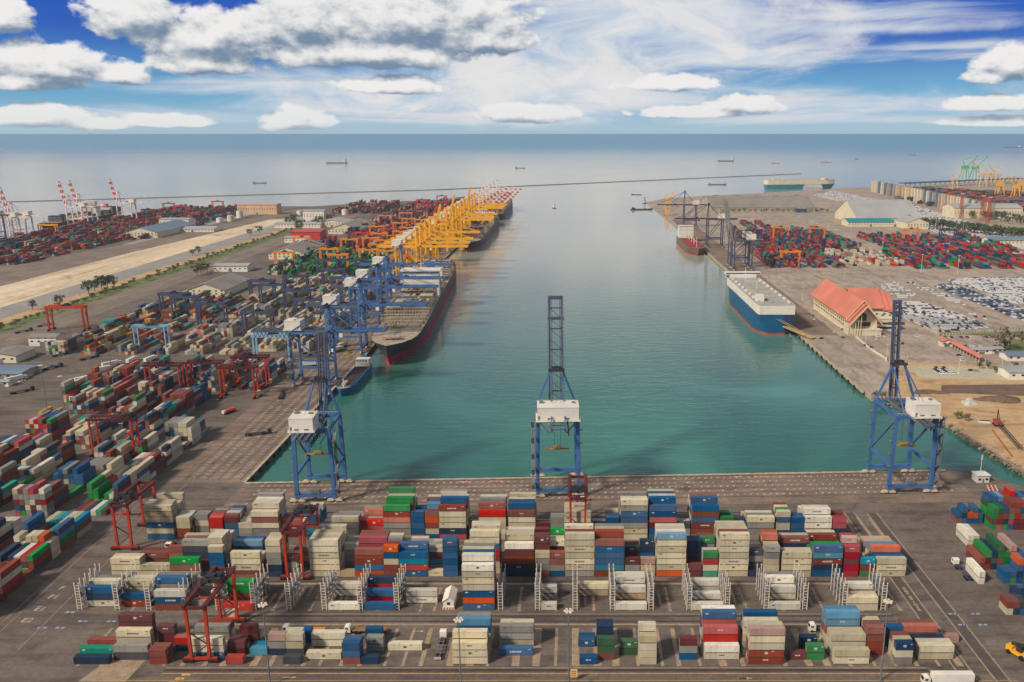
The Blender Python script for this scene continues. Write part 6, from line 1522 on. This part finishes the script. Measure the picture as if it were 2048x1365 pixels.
# ------------------------------------------------------------------ cars
CAR_L, CAR_W = 4.8, 1.9
def car_mesh():
    mb = MB(); L, w = CAR_L / 2, CAR_W / 2
    def loft(secs, m):
        n = len(secs[0]); b = []
        for s_ in secs: b += s_
        for i in range(len(secs) - 1):
            for k in range(n): mb._add([b[i * n + k], b[i * n + (k + 1) % n], b[(i + 1) * n + (k + 1) % n], b[(i + 1) * n + k]], [(0, 1, 2, 3)], m)
        mb._add(secs[0], [tuple(range(n))[::-1]], m); mb._add(secs[-1], [tuple(range(n))], m)
    sec = lambda x, ww, z0, z1: [(x, -ww, z0), (x, ww, z0), (x, ww, z1), (x, -ww, z1)]
    loft([sec(-L, w * .9, .35, .85), sec(-L + .25, w, .25, .95), sec(L - 1.2, w, .25, .92), sec(L, w * .86, .35, .72)], 0)
    loft([[(-1.6, -w * .92, .93), (-1.6, w * .92, .93), (-1.15, w * .74, 1.42), (-1.15, -w * .74, 1.42)], [(1.15, -w * .92, .93), (1.15, w * .92, .93), (.35, w * .74, 1.42), (.35, -w * .74, 1.42)]], 1)
    mb.box(-1.12, .34, -w * .72, w * .72, 1.42, 1.47, 0)
    for x in (-1.35, 1.35):
        for s_ in (-1, 1): mb.tube((x, s_ * w * .98, .33), (x, s_ * w * .72, .33), .33, 8, 2)
    return mb
CARC = {'white': (238, 234, 228), 'black': (40, 40, 46), 'maroon': (92, 40, 50), 'silver': (160, 164, 168), 'blue': (70, 92, 130), 'grey': (104, 104, 108)}
CARM = {k: mat('car_paint_' + k, v, .3, .1, .05, spec=.5) for k, v in CARC.items()}
M_glass2 = M_glass
cme = car_mesh().build('car', [CARM['white'], M_glass, M_tyre]); cdata = cme.data; bpy.data.objects.remove(cme)
cars = []
def inpoly(x, y, P):
    c = False; j = len(P) - 1
    for i in range(len(P)):
        if (P[i][1] > y) != (P[j][1] > y) and x < (P[j][0] - P[i][0]) * (y - P[i][1]) / (P[j][1] - P[i][1]) + P[i][0]: c = not c
        j = i
    return c
def lot(name, px, pal, dx=2.5, dy=5.2, occ=.93, aisle=0, sparse=1):
    P = [tuple(G(*q)[:2]) for q in px]; x0, x1 = min(p[0] for p in P), max(p[0] for p in P); y0, y1 = min(p[1] for p in P), max(p[1] for p in P)
    y = y0; r = 0
    rr = random.Random(len(name) * 7 + int(x0))
    while y < y1:
        if aisle and r % aisle == aisle - 1: y += 6
        x = x0; cc = rr.choice(pal)
        while x < x1:
            if inpoly(x, y, P) and rr.random() < occ: cars.append((x + rr.uniform(-.1, .1), y + rr.uniform(-.2, .2), math.pi / 2, cc if rr.random() < .35 else rr.choice(pal), name))
            x += dx * sparse
        y += dy; r += 1
WM = ['white'] * 8 + ['black', 'maroon', 'silver', 'black', 'maroon']; WH = ['white'] * 12 + ['silver'] * 2 + ['black', 'blue']; BG = ['white', 'blue', 'grey', 'black', 'silver', 'white', 'blue']
lot('the dense car lot behind the terminal', [(1762, 612), (1832, 603), (1885, 618), (1986, 655), (1872, 666), (1795, 632)], WM, 2.7, 5.4)
lot('the narrow car lot by the quay wall', [(1862, 738), (1885, 734), (1908, 750), (1880, 752)], WM, 3, 5.5)
lot('the chequered car lot', [(1866, 574), (1896, 566), (2048, 618), (2048, 644)], BG, 2.8, 5.6)
lot('the upper car lot', [(1892, 562), (1945, 557), (2048, 557), (2048, 586), (1986, 588)], WH, 2.6, 5.4, .9)
lot('the right edge car lot', [(1960, 592), (2048, 589), (2048, 612)], WH, 2.6, 5.4, .9)
lot('the thin rows of cars behind the terminal', [(1806, 566), (1818, 563), (1882, 585), (1940, 612), (1930, 616)], WH, 3.0, 13, .7)
lot('the thin rows of cars behind the terminal', [(1940, 625), (2004, 646), (1998, 650), (1932, 630)], ['white', 'black'], 4.5, 12, .8)
lot('the pale car rows behind the terminal', [(1756, 572), (1790, 566), (1836, 592), (1800, 600)], ['white', 'silver', 'white'], 2.6, 11, .8)
lot('the canopy car rows', [(1885, 672), (1985, 672), (1990, 678), (1885, 680)], WM, 2.9, 9, .6)
lot('the canopy car rows', [(1905, 690), (1990, 688), (1990, 697), (1910, 698)], WH, 3.2, 9, .6)
lot('the far car park', [(1745, 398), (1800, 402), (2048, 478), (2048, 500), (1840, 452), (1690, 404)], WH, 3.2, 6.5, .8, aisle=3)
lot('the far car park', [(1625, 392), (1665, 382), (1745, 398), (1700, 408)], WH, 3.4, 8, .7)
lot('the far car park', [(1850, 455), (2048, 506), (2048, 515), (1880, 470)], WH, 3.4, 7, .7)
for (u, v, a, c, n) in ((1628, 640, 80, 'white', 0), (1645, 647, 90, 'silver', 0), (1668, 665, 85, 'white', 0), (1643, 678, 40, 'black', 0), (1686, 676, 30, 'grey', 0), (1772, 674, 5, 'white', 0), (1757, 674, 5, 'white', 0), (1793, 673, 5, 'black', 0), (1732, 692, 20, 'black', 0), (1742, 696, 20, 'blue', 0), (1748, 701, 20, 'white', 0), (1835, 674, 0, 'white', 0), (1805, 688, 60, 'black', 0), (1918, 712, 10, 'black', 0), (1926, 722, 10, 'white', 0), (1942, 742, 0, 'black', 0), (1952, 743, 0, 'silver', 0), (1626, 632, 80, 'blue', 0), (1680, 655, 70, 'blue', 0), (1684, 660, 70, 'blue', 0)):
    q = G(u, v); cars.append((q.x, q.y, R(a), c, 'the open quay by the terminal'))
for (u, v) in ((15, 772), (30, 768), (45, 764), (60, 752), (75, 745), (92, 738), (104, 734), (340, 732), (520, 772), (555, 700), (505, 720), (540, 742), (610, 708)):
    q = G(u, v); cars.append((q.x, q.y, R(60), rt.choice(WH), 'the left yard'))
cars.sort(key=lambda c: math.hypot(c[0], c[1]))
seen = [c for c in cars if abs(c[0]) < .70 * (c[1] * .97 + 43)]
own = seen[:300]; rest = [c for c in seen[300:]]
for (x, y, rz, c, n) in own:
    o = bpy.data.objects.new('parked_car', cdata); COL.objects.link(o); o.location = (x, y, .02); o.rotation_euler = (0, 0, rz)
    o.material_slots[0].link = 'OBJECT'; o.material_slots[0].material = CARM[c]
    tag(o, f'{c} car parked in {n}' if 'open' not in n else f'{c} car standing on {n}', 'car', f'{c} cars in {n}')
mb = MB(); ks = list(CARM)
for (x, y, rz, c, n) in rest:
    mi = ks.index(c); mb.M = Matrix.Translation((x, y, .02)) @ Matrix.Rotation(rz, 4, 'Z')
    mb.box(-2.35, 2.35, -.94, .94, .3, .92, mi); mb.box(-1.5, .8, -.78, .78, .98, 1.24, len(ks), mt=mi); mb.box(-1.7, 1.0, -.84, .84, .92, .98, mi); mb.box(-1.5, .8, -.78, .78, 1.24, 1.46, mi)
mb.M = None
tag(mb.build('parked_cars', [CARM[k] for k in ks] + [M_glass]), 'many more parked cars filling the far lots on the right', 'cars', kind='stuff')
build_containers()
